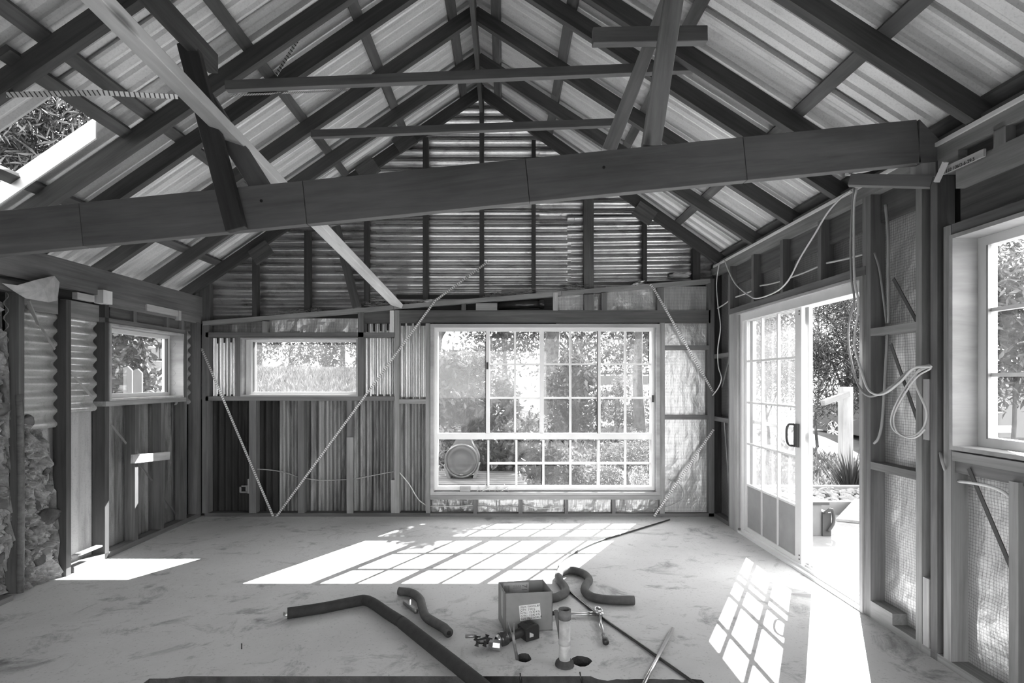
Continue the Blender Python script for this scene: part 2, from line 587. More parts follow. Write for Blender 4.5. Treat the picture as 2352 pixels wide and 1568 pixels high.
# raked plate in three lengths
for xa, xb in ((466, 905), (905, 1290), (1290, 1632)):
    a, b = zx(xa), zx(xb)
    board('top_plate', (a, D + 0.045, plate_z(a)), (b - 0.004, D + 0.045, plate_z(b)), 0.10, 0.045, 'grey_timber', wb)
bstud(464, 478, 745, 1178, 'stud_timber')
bstud(541, 552, 774, 910)
bstud(822, 835, 712, 910)
bstud(572, 588, 920, 1178, 'stud_timber')
bstud(684, 699, 920, 1178, 'stud_timber')
bstud(797, 808, 920, 1178, 'stud_timber')
bstud(797, 812, 1004, 1178, 'grey_timber', 'packer', -0.012, 0.012)
bstud(906, 917, 712, 1178, 'grey_timber')
bstud(898, 906, 1102, 1178, 'grey_timber', 'packer')
bstud(978, 987.5, 742, 1178, 'grey_timber')
bstud(472, 905, 763, 774, 'stud_timber', 'window_head')
bstud(472, 905, 910, 920, 'stud_timber', 'nogging')
bstud(917, 978, 917, 927, 'grey_timber', 'nogging')
bstud(602, 614, 737, 763, 'grey_timber')
bstud(896, 905, 713, 763, 'pale_pine', 'packer', -0.01, 0.06)
bstud(917, 1632, 712, 741, 'old_timber', 'lintel', 0.0, 0.045)
bstud(1515.5, 1527, 741, 1179, 'grey_timber')
bstud(1628, 1641, 640, 1189, 'stud_timber')
for y0, y1 in ((793, 803), (953, 963)):
    bstud(1527, 1628, y0, y1, 'stud_timber', 'nogging')
bstud(1625, 1628, 803, 953, 'stud_timber', 'packer')
bstud(988, 1520, 1137, 1147, 'grey_timber', 'sill_rail', -0.005)
for x0, x1 in ((1087, 1096), (1191, 1200), (1297, 1305), (1406, 1414)):
    bstud(x0, x1, 1147, 1179, 'stud_timber')
# short studs and blocks above the lintel
bstud(1093, 1142, 696, 712, 'grey_timber', 'block', 0.0, 0.07)
bstud(1270, 1281, 672, 713, 'offcut_timber', 'block', -0.012, 0.03)
bstud(1342, 1365, 676, 712, 'stud_timber')
bstud(1382, 1394, 672, 712, 'stud_timber')
bstud(1510, 1525, 660, 712, 'stud_timber')
bstud(1060, 1070, 692, 712, 'old_timber')
# vertical corrugated cladding below the small window and beside it
def vsheet(x0, x1, y0, y1, m, pitch=0.072, amp=0.017, off=0.13):
    k = (D + off) / D
    return corr('cladding_sheet', (zx(x0) * 1.0, D + off, zz(y1)), (0, 0, zz(y0) - zz(y1)), (zx(x1) - zx(x0), 0, 0), m, wb, pitch, amp, (0, -1, 0))
vsheet(440, 600, 906, 1189, 'sooty_sheet')
vsheet(598, 632, 906, 1189, 'sooty_sheet', off=0.122)
vsheet(628, 806, 906, 1189, 'rusty_sheet', 0.085, 0.02, off=0.132)
vsheet(803, 912, 906, 1189, 'rusty_sheet', off=0.122)
vsheet(908, 992, 912, 1189, 'rusty_sheet', off=0.126)
vsheet(440, 552, 766, 918, 'bright_sheet', 0.074, 0.018)
vsheet(824, 912, 735, 918, 'bright_sheet', 0.074, 0.018)
vsheet(908, 992, 735, 922, 'bright_sheet', 0.074, 0.018)
# dark sheathing and torn foil between raked plate and window head
crumple('sarking_foil', (zx(612), D + 0.07, zz(766)), (zx(822) - zx(612), 0, 0), (0, 0, 0.17), 'foil', wb, 0.03, 0.03, 3.0)
crumple('sarking_foil', (zx(455), D + 0.10, zz(768)), (zx(612) - zx(455), 0, 0), (0, 0, 0.16), 'dull_foil', wb, 0.01, 0.05, 5.0)
bx('sheathing_board', zx(830), zx(905), D + 0.05, D + 0.09, zz(741), zz(705), 'old_timber', wb)
bx('sheathing_board', zx(905), zx(1280), D + 0.12, D + 0.14, zz(745), zz(665), 'dark_timber', wb)
for x0, x1, sd in ((1281, 1342, 1), (1364, 1383, 2), (1394, 1511, 3), (1524, 1630, 4)):
    crumple('sarking_foil', (zx(x0), D + 0.07, zz(714)), (zx(x1) - zx(x0), 0, 0), (0, 0, zz(655 if x0 > 1380 else 672) - zz(714)), 'foil', wb, 0.014, 0.03, sd)
for y0, y1, sd in ((741, 794, 6), (802, 954, 7), (962, 1182, 8)):
    crumple('wall_foil', (zx(1525), D + 0.065, zz(y1)), (zx(1630) - zx(1525), 0, 0), (0, 0, zz(y0) - zz(y1)), 'foil', wb, 0.012, 0.03, sd)
for x0, x1, sd in ((988, 1088, 10), (1095, 1192, 11), (1199, 1298, 12), (1304, 1407, 13), (1413, 1517, 14)):
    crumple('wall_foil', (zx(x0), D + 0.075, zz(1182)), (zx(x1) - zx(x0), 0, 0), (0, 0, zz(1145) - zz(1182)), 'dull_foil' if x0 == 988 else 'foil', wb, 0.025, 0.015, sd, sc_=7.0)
# a rigid backing outside the foil keeps the weather out
bx('weather_board', zx(1518), XR + 0.16, D + 0.13, D + 0.15, 0, 2.75, 'dark_timber', wb)
bx('weather_board', zx(985), zx(1520), D + 0.13, D + 0.15, 0, zz(1136), 'dark_timber', wb)
board('weather_board', (XL - 0.19, D + 0.15, plate_z(XL) - 0.10), (zx(906), D + 0.15, plate_z(zx(906)) - 0.10), 0.02, 0.25, 'dark_timber', wb)
bx('weather_board', XL - 0.19, XL - 0.02, D + 0.14, D + 0.16, 0, 2.5, 'dark_timber', wb)
bx('weather_board', zx(905), XR + 0.16, D + 0.14, D + 0.16, zz(740), zz(640), 'dark_timber', wb)

# ================================================================ ROOF GEOMETRY
AX, AZ = -0.25, 4.41                 # underside of the rafters at the ridge
EL = (-3.23, 2.37)                   # underside of the rafters at the left wall
ER = (2.227, 2.667)
def skew(y):
    if y <= 0: return 0.0
    if y <= 5.0: return 0.05 * y
    return max(0.0, 0.25 * (6.0 - y))
def RL(y, t, o=0.0): return V((AX + (EL[0] - AX) * t, y, AZ + (EL[1] - AZ) * t + o))
def RR(y, t, o=0.0): return V((AX + (ER[0] - AX) * t, y - skew(y) * t, AZ + (ER[1] - AZ) * t + o))
SLL = (AZ - EL[1]) / (AX - EL[0]); SLR = (AZ - ER[1]) / (ER[0] - AX)
NL = V((-SLL, 0, 1)).normalized(); NR = V((SLR, 0, 1)).normalized()
cl = empty('ceiling', (AX, 2.5, AZ), label='open pitched roof of dark rafters, battens and ribbed steel sheets', kind='structure')
RV = 0.13                            # rafter depth measured vertically
def rafter(y, side, wd=0.05, sk=True, m='rafter_timber', t1=1.06):
    fn = RL if side == 'l' else RR
    a = fn(y, 0.0, RV / 2); b = fn(y, t1, RV / 2)
    if not sk: b.y = y
    n = NL if side == 'l' else NR
    return board('rafter', a, b, wd, RV * n.z, m, cl, up=n)
RY = [-1.1, -0.5, 0.1, 0.75, 1.4, 2.08, 2.71, 3.50, 3.83, 4.46, 5.09]
for y in RY:
    rafter(y, 'l'); rafter(y, 'r')
rafter(5.66, 'l', sk=False, m='dark_timber'); rafter(5.66, 'r', sk=False, m='dark_timber')
# ridge board hangs slightly below the rafters
bx('ridge_board', AX - 0.018, AX + 0.018, -1.2, 5.9, AZ - 0.10, AZ + 0.13, 'rafter_timber', cl)
# battens along the roof
BT = 0.035
for X in (-0.43, -1.04, -1.66, -2.30, -3.0):
    t = (AX - X) / (AX - EL[0])
    board('batten', RL(-1.2, t, RV + BT / 2 + 0.004), RL(5.95, t, RV + BT / 2 + 0.004), 0.075, BT, 'batten_timber', cl, up=NL)
for X in (-0.07, 0.47, 1.12, 1.82, 2.3):
    t = (X - AX) / (ER[0] - AX)
    ys = (-1.2, 5.0, 5.98)
    for ya, yb in ((-1.2, 0.0), (0.0, 5.0), (5.0, 5.98)):
        board('batten', RR(ya, t, RV + BT / 2 + 0.004), RR(yb, t, RV + BT / 2 + 0.004), 0.075, BT, 'batten_timber', cl, up=NR)
# ribbed sheets, each lapped over the next
SO = RV + BT + 0.02
def roof_sheet(side, ya, yb, t0, t1, lift=0.0, m='roof_sheet', pitch=0.105):
    fn = RL if side == 'l' else RR
    n = NL if side == 'l' else NR
    amp = 0.022
    N = max(2, int(round((yb - ya) / pitch * 8)))
    nt_ = 6
    vs, fs = [], []
    for j in range(N + 1):
        y = ya + (yb - ya) * j / N
        ph = ((y - ya) / pitch) % 1.0
        a = amp * (1 if ph < 0.2 else (1 - (ph - 0.2) / 0.15 if ph < 0.35 else (0 if ph < 0.85 else (ph - 0.85) / 0.15)))
        for i in range(nt_ + 1):
            t = t0 + (t1 - t0) * i / nt_
            vs.append(fn(y, t, SO + lift) + n * (a if j else -0.014))
    for j in range(N):
        for i in range(nt_):
            k = j * (nt_ + 1) + i
            fs.append((k, k + 1, k + nt_ + 2, k + nt_ + 1))
    mb = MB(); mb.add(vs, fs)
    return mb.build('roof_sheet', m, cl)
yl = [-1.25, -0.5, 0.25, 1.0, 1.72, 2.45, 2.96]
for i, (a, b) in enumerate(zip(yl[:-1], yl[1:])):
    roof_sheet('l', a, b + 0.07, 0.0, 1.10, 0.007 * (i % 2))
roof_sheet('l', 2.955, 3.33, 0.0, 0.745)
yl = [3.32, 4.02, 4.72, 5.42, 6.05]
for i, (a, b) in enumerate(zip(yl[:-1], yl[1:])):
    roof_sheet('l', a, b + 0.07, 0.0, 1.10, 0.007 * (1 - i % 2))
yr = [-1.25, -0.5, 0.25, 1.0, 1.74, 2.48, 3.22, 3.96, 4.70, 5.44, 6.05]
for i, (a, b) in enumerate(zip(yr[:-1], yr[1:])):
    roof_sheet('r', a, b + 0.07, 0.0, 1.12, 0.007 * (i % 2))
# ridge capping closes the top
mb = MB()
mb.prism([V((AX - 0.22, -1.25, AZ + SO - 0.13)), V((AX, -1.25, AZ + SO + 0.045)), V((AX + 0.22, -1.25, AZ + SO - 0.13)), V((AX, -1.25, AZ + SO + 0.055))], (0, 7.3, 0))
mb.build('ridge_cap', 'roof_sheet', cl)
# bright metal flashing along the missing sheet, and the loose sheet below it
mb = MB()
a0, a1 = RL(3.30, 0.755, SO - 0.03), RL(3.30, 1.06, SO - 0.03)
mb.add([a0, a1, a1 + V((0, 0.0, -0.10)), a0 + V((0, 0.0, -0.10)), a0 + V((0, 0.012, 0)), a1 + V((0, 0.012, 0)), a1 + V((0, 0.012, -0.10)), a0 + V((0, 0.012, -0.10))],
       [(0, 1, 2, 3), (7, 6, 5, 4), (0, 4, 5, 1), (3, 2, 6, 7), (0, 3, 7, 4), (1, 5, 6, 2)])
mb.build('flashing', 'white_paint', cl)
# short extra batten beside the hole
board('batten', RL(2.62, 0.735, RV + 0.0), RL(3.48, 0.735, RV + 0.0), 0.075, 0.035, 'batten_timber', cl, up=NL)

# ---- gable: horizontal corrugated sheets cut to the rafters
def gable_sheet(xa, xb, za, zb, m, y, pitch=0.076, amp=0.011, tilt=0.0, ph0=0.0):
    rows = int((zb - za) / pitch * 7)
    nc = 5
    vs, fs = [], []
    last = None
    for r in range(rows + 1):
        z = za + (zb - za) * r / rows
        xl = max(xa, AX - (AZ + 0.175 - z) / SLL)
        xr_ = min(xb, AX + (AZ + 0.175 - z) / SLR)
        if z < 2.52: xr_ = min(xr_, max(xa + 0.01, (z + 0.01 - 2.056) / 0.0837 - 3.19))
        if xr_ - xl < 0.02: 
            last = None
            continue
        base = len(vs)
        for c in range(nc + 1):
            x = xl + (xr_ - xl) * c / nc
            vs.append((x, y - amp * math.sin(2 * math.pi * (z / pitch + ph0)), z + tilt * (x - xa)))
        if last is not None:
            for c in range(nc):
                fs.append((last + c, last + c + 1, base + c + 1, base + c))
        last = base
    mb = MB(); mb.add(vs, fs)
    return mb.build('gable_sheet', m, wb, smooth=True)
gy = D + 0.135
gable_sheet(-3.25, -1.40, 2.02, 3.20, 'gable_sheet', gy, 0.089, 0.022)
gable_sheet(-1.46, 0.72, 2.15, 3.18, 'gable_sheet', gy - 0.016, 0.089, 0.022, 0.0, 0.3)
gable_sheet(0.68, 2.26, 2.36, 3.22, 'gable_sheet', gy - 0.03, 0.086, 0.020, 0.012)
gable_sheet(-2.6, 0.42, 3.12, 4.5, 'gable_sheet', gy + 0.014, 0.112, 0.026)
gable_sheet(0.38, 1.9, 3.14, 4.4, 'gable_sheet', gy - 0.005, 0.112, 0.026, 0.0, 0.1)
# gable studs stand on the raked plate
def gstud(x0, x1, y0, y1, m='dark_timber', xt=0.0, front=0.03):
    a = V(((zx(x0) + zx(x1)) / 2, D + front + 0.035, zz(y1))); b = V((a.x + xt, a.y, zz(y0)))
    return board('gable_stud', a, b, 0.07, zx(x1) - zx(x0), m, wb, up=(1, 0, 0))
gstud(456, 478, 648, 742, 'old_timber')
gstud(576, 587, 572, 728)
gstud(696, 709, 528, 718)
gstud(834, 845, 380, 705)
gstud(970, 982, 312, 694)
gstud(1101, 1111, 190, 684)
gstud(1222, 1231, 318, 674)
gstud(1342, 1365, 452, 676, 'old_timber')
gstud(1479, 1488, 468, 652)
gstud(1594, 1611, 568, 642)
# cleats holding the gable rafters
for px, py in ((845, 390), (930, 325), (1480, 490), (600, 580)):
    c = P(px, py, 5.62)
    s_ = -1 if px > 1100 else 1
    board('cleat', c + V((-0.09, 0, -0.06 * s_)), c + V((0.09, 0, 0.06 * s_)), 0.03, 0.16, 'old_timber', wb, up=(0, 0, 1))

# ================================================================ FRONT WALL, unseen behind the camera, added to shape the light
wf = empty('wall_front_added', (-0.5, -1.25, 0), label='unseen boarded end wall behind the viewer, added to shape the light', kind='structure')
for x0, x1, z0 in ((XL - 0.2, -2.3, 0.0), (-2.3, 1.0, 2.15), (1.0, XR + 0.15, 0.0)):  # wide opening left in the added wall to let in fill light
    bx('weather_board', x0, x1, -1.30, -1.27, z0, 2.4, 'stud_timber', wf)
mb = MB()
mb.prism([V((XL - 0.2, -1.27, 2.40)), V((XR + 0.15, -1.27, 2.40)), V((XR + 0.15, -1.27, 2.72)), V((AX, -1.27, AZ + 0.16)), V((XL - 0.2, -1.27, 2.40))][:4], (0, -0.03, 0))
o = mb.build('gable_board', 'stud_timber', wf); fix_normals(o)
for x in np.arange(-3.2, 2.3, 0.6):
    if -2.35 < x < 1.0: continue
    bx('stud', x, x + 0.045, -1.27, -1.18, 0, 2.4, 'stud_timber', wf)

# faded round maker's stamp on a gable sheet
c = Bk(1302, 503, 0.07)
mb = MB(); mb.tube([c + V((0.082 * math.cos(a), 0, 0.075 * math.sin(a))) for a in np.linspace(0, 2 * math.pi, 33)], 0.002, 5, False)
mb.build('round_stamp', 'faint_ink', wb)

# ================================================================ LEFT WALL
wl = empty('wall_left', (XL, 4.2, 0), label='old left wall of dark studs, corrugated sheets and rubble stone', kind='structure')
def ly(x): return F * (-XL) / (CX - x)
def lz(x, y): return H - (y - CY) * ly(x) / F
bx('wall_beam', XL - 0.06, XL + 0.0, -1.2, D + 0.05, 2.125, 2.335, 'stud_timber', wl)
bx('top_plate', XL - 0.08, XL - 0.005, 4.40, D + 0.05, 2.05, 2.125, 'stud_timber', wl)
bx('top_plate', XL - 0.09, XL - 0.01, -1.2, 3.70, 2.03, 2.10, 'old_timber', wl)
bx('bottom_plate', XL - 0.09, XL + 0.0, 4.05, D, 0.0, 0.045, 'stud_timber', wl)
bx('bottom_plate', XL - 0.09, XL + 0.0, -1.2, 3.55, 0.0, 0.035, 'stud_timber', wl)
def lstud(xe, z0, z1, t=0.042, m='old_timber', name='stud', dep=0.09):
    y = ly(xe)
    return bx(name, XL - dep, XL, y, y + t, z0, z1, m, wl)
lstud(43, 0.03, 2.05)
lstud(152, 0.0, 2.04, 0.045, 'dark_timber', dep=0.10)
lstud(241, 0.0, 2.13, 0.045, 'dark_timber', dep=0.10)
for xe in (310, 370):
    lstud(xe, 0.045, 1.245)
lstud(423, 0.045, 1.95, 0.045)
bx('stud', XL - 0.09, XL, D - 0.075, D, 0.045, 2.06, 'stud_timber', wl)
for y in (2.9, 2.3, 1.7, 1.1, 0.5, -0.1, -0.7, -1.2):
    bx('stud', XL - 0.09, XL, y, y + 0.045, 0.03, 2.05, 'old_timber', wl)
bx('window_head', XL - 0.09, XL, 4.36, 5.46, 1.915, 1.955, 'stud_timber', wl)
bx('sill_rail', XL - 0.09, XL + 0.01, 4.36, 5.46, 1.235, 1.275, 'grey_timber', wl)
for y in (4.70, 5.16, 5.40):
    bx('stud', XL - 0.09, XL, y, y + 0.042, 1.955, 2.05, 'stud_timber', wl)
# blocking boards between the top plate and the beam
bx('blocking', XL - 0.07, XL - 0.03, 4.46, 5.6, 1.955, 2.05, 'old_timber', wl)
bx('blocking', XL - 0.02, XL + 0.012, 4.86, 5.32, 2.075, 2.135, 'offcut_timber', wl)
bx('block', XL - 0.02, XL + 0.02, 5.32, 5.36, 2.04, 2.135, 'offcut_timber', wl)
bx('block', XL - 0.03, XL + 0.045, 4.285, 4.385, 2.06, 2.165, 'pale_pine', wl)
bx('block', XL - 0.03, XL + 0.01, 4.07, 4.24, 2.06, 2.11, 'offcut_timber', wl)
bx('blocking', XL - 0.08, XL - 0.045, 3.66, 3.96, 1.93, 2.05, 'grey_timber', wl)
bx('blocking', XL - 0.08, XL - 0.045, 4.02, 4.36, 1.92, 2.05, 'grey_timber', wl)
# cladding behind the studs
xo = XL - 0.115
def hsheet(y0, y1, z0, z1, m='bright_sheet'):
    return corr('cladding_sheet', (xo + 0.035, y0, z0), (0, y1 - y0, 0), (0, 0, z1 - z0), m, wl, 0.098, 0.017, (1, 0, 0))
hsheet(3.58, 4.02, 1.10, 2.05)
hsheet(4.0, 4.42, 1.20, 2.0, 'bright_sheet')
hsheet(5.40, 5.80, 1.20, 2.0, 'pan_sheet')
def lsheet(y0, y1, m, pitch=0.11, amp=0.012):
    return corr('cladding_sheet', (xo - 0.01, y0, 0.0), (0, 0, 1.26), (0, y1 - y0, 0), m, wl, pitch, amp, (1, 0, 0), shape='trap')
lsheet(3.80, 4.39, 'pan_sheet', 0.14)
lsheet(4.37, 4.95, 'rusty_sheet', 0.12)
lsheet(4.93, 5.45, 'rusty_sheet', 0.12)
lsheet(5.43, 5.85, 'rusty_sheet', 0.12)
bx('weather_board', XL - 0.17, XL - 0.15, -1.25, 4.40, 0, 2.2, 'dark_timber', wl)
bx('weather_board', XL - 0.17, XL - 0.15, 5.42, 5.95, 0, 2.2, 'dark_timber', wl)
bx('weather_board', XL - 0.17, XL - 0.15, 4.40, 5.42, 0, 1.26, 'dark_timber', wl)
bx('weather_board', XL - 0.17, XL - 0.15, 4.40, 5.42, 1.93, 2.2, 'dark_timber', wl)
# metal strap stubs let into the studs
for (x0, y0, x1, y1) in ((62, 700, 126, 802), (163, 855, 212, 912), (255, 975, 290, 1018), (322, 1068, 350, 1104), (372, 1136, 404, 1180)):
    board('strap', Lf(x0, y0, 0.02), Lf(x1, y1, 0.03), 0.02, 0.004, 'dull_steel', wl, up=(1, 0, 0.2))
# rusty service pipe in front of the stone
mb = MB(); mb.tube([(XL + 0.0, 3.60, 0.03), (XL + 0.005, 3.60, 0.6), (XL - 0.0, 3.60, 1.2), (XL - 0.01, 3.60, 1.35)], 0.02, 8)
mb.build('pipe', 'old_timber', wl, True)

# rubble stone infill: lumpy mortar with single stones set in it
def stone_top(y):
    if y < 3.58: return 2.05
    if y < 3.86: return 1.46 - (y - 3.58) * 1.1
    if y < 3.97: return 1.15 - (y - 3.86) * 2.2
    return max(0.08, 0.42 - (y - 3.97) * 2.2)
def mortar():
    ys = np.arange(2.7, 4.12, 0.012)
    n = 150
    vs, fs = [], []
    for j, y in enumerate(ys):
        top = stone_top(y)
        for i in range(n + 1):
            z = top * i / n
            p = V((y * 6, z * 6, 3.3))
            a = 0.05 * noise.noise(p) + 0.04 * noise.noise(p * 2.7) + 0.03 * noise.noise(p * 6) + 0.022 * noise.noise(p * 14) - 0.2 * max(0, noise.noise(p * 2.2 + V((5, 5, 5))) - 0.12)
            edge = min(1.0, 8 * (1 - i / n))
            vs.append((XL - 0.075 + a - 0.05 * (1 - edge), y, z + 0.01 * noise.noise(p * 3)))
    for j in range(len(ys) - 1):
        for i in range(n):
            k = j * (n + 1) + i
            fs.append((k, k + n + 1, k + n + 2, k + 1))
    mb = MB(); mb.add(vs, fs)
    mb.build('mortar', 'mortar', wl)
mortar()
def lump(name, c, r, m, parent, seed, sub=2, flat=(1, 1, 1), rough=0.25):
    bm = bmesh.new()
    bmesh.ops.create_icosphere(bm, subdivisions=sub, radius=1.0)
    vs = []
    for v in bm.verts:
        d = v.co.normalized()
        k = 1 + rough * noise.noise(d * 1.6 + V((seed, 0, seed))) + rough * 0.5 * noise.noise(d * 4 + V((0, seed, 0)))
        # blocky faces
        q = max(abs(d.x), abs(d.y), abs(d.z))
        k *= 0.78 + 0.22 / q * 0.9
        vs.append(V((d.x * flat[0], d.y * flat[1], d.z * flat[2])) * r * k)
    fs = [tuple(x.index for x in f.verts) for f in bm.faces]
    bm.free()
    o = mesh_obj(name, vs, fs, m)
    o.location = c
    o.rotation_euler = (random.uniform(-0.5, 0.5), random.uniform(-0.4, 0.4), random.uniform(-0.5, 0.5))
    if parent is not None:
        o.parent = parent; o.matrix_parent_inverse = parent.matrix_basis.inverted()
    return o
def rock(name, c, r, m, parent, rg_, flat=(1, 1, 1), npt=13):
    """angular stone: hull of scattered points"""
    bm = bmesh.new()
    for _ in range(npt):
        d = V((rg_.gauss(0, 1), rg_.gauss(0, 1), rg_.gauss(0, 1))).normalized() * r * rg_.uniform(0.82, 1.12)
        bm.verts.new((d.x * flat[0], d.y * flat[1], d.z * flat[2]))
    res = bmesh.ops.convex_hull(bm, input=bm.verts[:])
    bmesh.ops.delete(bm, geom=[v for v in bm.verts if not v.link_faces], context='VERTS')
    bmesh.ops.bevel(bm, geom=bm.edges[:], offset=r * 0.08, segments=1, affect='EDGES')
    me = bpy.data.meshes.new(name); bm.to_mesh(me); bm.free()
    me.materials.append(MATS[m])
    o = bpy.data.objects.new(name, me); col.objects.link(o); o.location = c
    if parent is not None:
        o.parent = parent; o.matrix_parent_inverse = parent.matrix_basis.inverted()
    return o
rng = random.Random(3)
placed = []
tries = 0
while len(placed) < 52 and tries < 6000:
    tries += 1
    y = rng.uniform(3.05, 4.06); z = rng.uniform(0.02, 1.0) if rng.random() < 0.8 else rng.uniform(1.0, 2.0)
    if z > stone_top(y) - 0.03: continue
    r = rng.choice((0.035, 0.045, 0.055, 0.07, 0.09))
    if any((y - a) ** 2 + (z - b) ** 2 < ((r + c) * 0.95) ** 2 for a, b, c in placed): continue
    placed.append((y, z, r))
    rock('stone', (XL - 0.105 + rng.uniform(-0.015, 0.03), y, max(z, r * 0.7)), r, rng.choice(('stone', 'dark_stone', 'stone')), wl, rng, (0.8, 1.15, 0.95), 15)
# torn sarking hanging off the beam
def torn():
    pts = [Lf(5, 650, -0.02), Lf(40, 655, -0.05), Lf(85, 642, -0.06), Lf(125, 633, -0.05), Lf(137, 648, -0.03), Lf(132, 690, -0.02), Lf(112, 694, -0.05), Lf(60, 685, -0.05), Lf(38, 672, -0.03)]
    c = sum(pts, V()) / len(pts)
    mb = MB()
    n = len(pts)
    mb.add([c + V((0.05, 0, 0))] + pts, [(0, i + 1, (i + 1) % n + 1) for i in range(n)])
    mb.add([c + V((0.047, 0, 0))] + [p + V((-0.003, 0, 0)) for p in pts], [(0, (i + 1) % n + 1, i + 1) for i in range(n)])
    mb.build('torn_lining', 'paper_scrap', wl)
    board('splinter', Lf(65, 690, -0.02), Lf(88, 745, 0.0), 0.008, 0.02, 'grey_timber', wl, up=(1, 0, 0))
torn()
# pale offcut nailed between two studs
o = board('timber_offcut', Lf(303, 1054, -0.012), Lf(388, 1046, -0.012), 0.02, 0.075, 'offcut_timber', None, up=(0, 0, 1))
tag(o, 'short pale timber offcut nailed across the left wall studs below window', 'offcut')

# ================================================================ RIGHT WALL
wr = empty('wall_right', (XR, 3.0, 0), label='new timber stud right wall lined with silver foil', kind='structure')
def ry(x): return F * XR / (x - CX)
def rz(x, y): return H - (y - CY) * ry(x) / F
# top plate, pale cap strip
bx('top_plate', XR, XR + 0.09, -1.2, D + 0.09, 2.575, 2.645, 'grey_timber', wr)
bx('cap_strip', XR - 0.012, XR + 0.02, -1.2, D, 2.645, 2.665, 'white_paint', wr)
bx('top_plate', XR + 0.02, XR + 0.09, -1.2, D + 0.09, 2.645, 2.70, 'stud_timber', wr)
# bottom plate interrupted by the door
bx('bottom_plate', XR, XR + 0.09, 5.14, D, 0, 0.04, 'stud_timber', wr)
bx('bottom_plate', XR, XR + 0.09, -1.2, 3.335, 0, 0.04, 'grey_timber', wr)
def rstud(y, z0, z1, t=0.045, m='stud_timber', dep=0.09, name='stud'):
    return bx(name, XR, XR + dep, y, y + t, z0, z1, m, wr)
DH = 2.095                          # door head
rstud(5.33, 0.04, 2.575)
for xs_ in (1731, 1798, 1886):
    rstud(ry(xs_), DH + 0.055, 2.575, 0.042)
rstud(3.33 - 0.0, 0.0, 2.575, 0.03, 'grey_timber')
rstud(3.285, 0.0, 2.575, 0.045)
rstud(2.882, 0.0, 2.53, 0.042, 'grey_timber')
rstud(2.835, 0.04, 0.40, 0.04, 'offcut_timber', 0.06, 'packer')
bx('packer', XR + 0.0, XR + 0.06, 2.832, 2.872, 1.13, 1.45, 'offcut_timber', wr)
rstud(2.778, 0.0, 2.575, 0.045, 'stud_timber')
rstud(2.694, 0.04, 2.22, 0.045, 'grey_timber')
rstud(2.34, 0.04, 1.0, 0.045, 'grey_timber')
for y in (1.75, 1.45, 0.9, 0.35, -0.2, -0.75, -1.2):
    rstud(y, 0.04, 1.09 if y > 1.5 else 2.575)
bx('door_head', XR - 0.005, XR + 0.09, 3.33, 5.33, DH, DH + 0.055, 'stud_timber', wr)
# noggings
for y0, y1, z, m in ((2.92, 3.285, 1.715, 'grey_timber'), (2.92, 3.285, 0.905, 'stud_timber'), (5.37, D, 1.68, 'stud_timber'), (5.37, D, 1.02, 'stud_timber')):
    bx('nogging', XR, XR + 0.09, y0, y1, z, z + 0.045, m, wr)
bx('block', XR, XR + 0.09, 3.10, 3.285, 0.04, 0.105, 'grey_timber', wr)
# ledger boards behind the short studs
for ya, yb in ((4.90, 5.33), (4.37, 4.83), (3.86, 4.32), (3.34, 3.80), (2.93, 3.28)):
    bx('ledger_board', XR + 0.06, XR + 0.085, ya, yb, 2.40, 2.575, 'old_timber', wr)
# lintel above the right window
bx('lintel', XR + 0.0, XR + 0.045, 1.3, 2.665, 2.39, 2.50, 'grey_timber', wr)
bx('lintel', XR + 0.045, XR + 0.085, 1.3, 2.69, 2.22, 2.575, 'old_timber', wr)
bx('window_head', XR, XR + 0.085, 1.3, 2.69, 2.17, 2.22, 'stud_timber', wr)
bx('blocking', XR - 0.0, XR + 0.05, 2.40, 2.46, 2.50, 2.60, 'grey_timber', wr)
bx('sill_rail', XR, XR + 0.085, 1.3, 2.69, 1.045, 1.09, 'grey_timber', wr)
bx('sill_rail', XR + 0.02, XR + 0.085, 1.3, 2.69, 0.985, 1.045, 'stud_timber', wr)
# beam seat: packers and stub
bx('block', XR - 0.07, XR + 0.02, 2.79, 2.87, 2.50, 2.62, 'offcut_timber', wr)
bx('block', XR - 0.0, XR + 0.09, 2.65, 2.775, 2.50, 2.575, 'grey_timber', wr)
board('marked_strip', Rt(2166, 394, -0.02), Rt(2262, 350, -0.02), 0.012, 0.035, 'offcut_timber', wr, up=(0, 0, 1))
ms = Rt(2172, 396, -0.028)
_d = (Rt(2262, 350, -0.028) - Rt(2166, 394, -0.028)).normalized()
_u = V((-1, 0, 0)).cross(_d).normalized()
if _u.z < 0: _u = -_u
text_part('pencil_marks', '132 106/2-6-29.5', 0.024, 'ink', Matrix.Translation(ms + _u * -0.004) @ Matrix((_d, _u, _d.cross(_u))).transposed().to_4x4(), wr)
board('splinter', Rt(2151, 418, -0.05), Rt(2172, 372, -0.05), 0.015, 0.022, 'pale_pine', wr, up=(1, 0, 0))
# foil between the studs
fx = XR + 0.088
def rfoil(y0, y1, z0, z1, sd, m='foil', amp=0.013):
    return crumple('wall_foil', (fx, y1, z0), (0, y0 - y1, 0), (0, 0, z1 - z0), m, wr, amp, 0.032, sd, (-1, 0, 0))
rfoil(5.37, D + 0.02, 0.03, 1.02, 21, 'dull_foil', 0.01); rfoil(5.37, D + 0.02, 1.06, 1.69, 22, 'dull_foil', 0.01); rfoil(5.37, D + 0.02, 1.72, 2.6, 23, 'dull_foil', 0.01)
rfoil(2.92, 3.29, 0.03, 0.91, 24); rfoil(2.92, 3.29, 0.945, 1.72, 25); rfoil(2.92, 3.29, 1.755, 2.58, 26)
rfoil(2.38, 2.70, 0.03, 1.0, 27, amp=0.016); rfoil(1.79, 2.35, 0.03, 1.0, 28)
rfoil(2.82, 2.89, 0.03, 2.58, 29, 'dull_foil', 0.01)
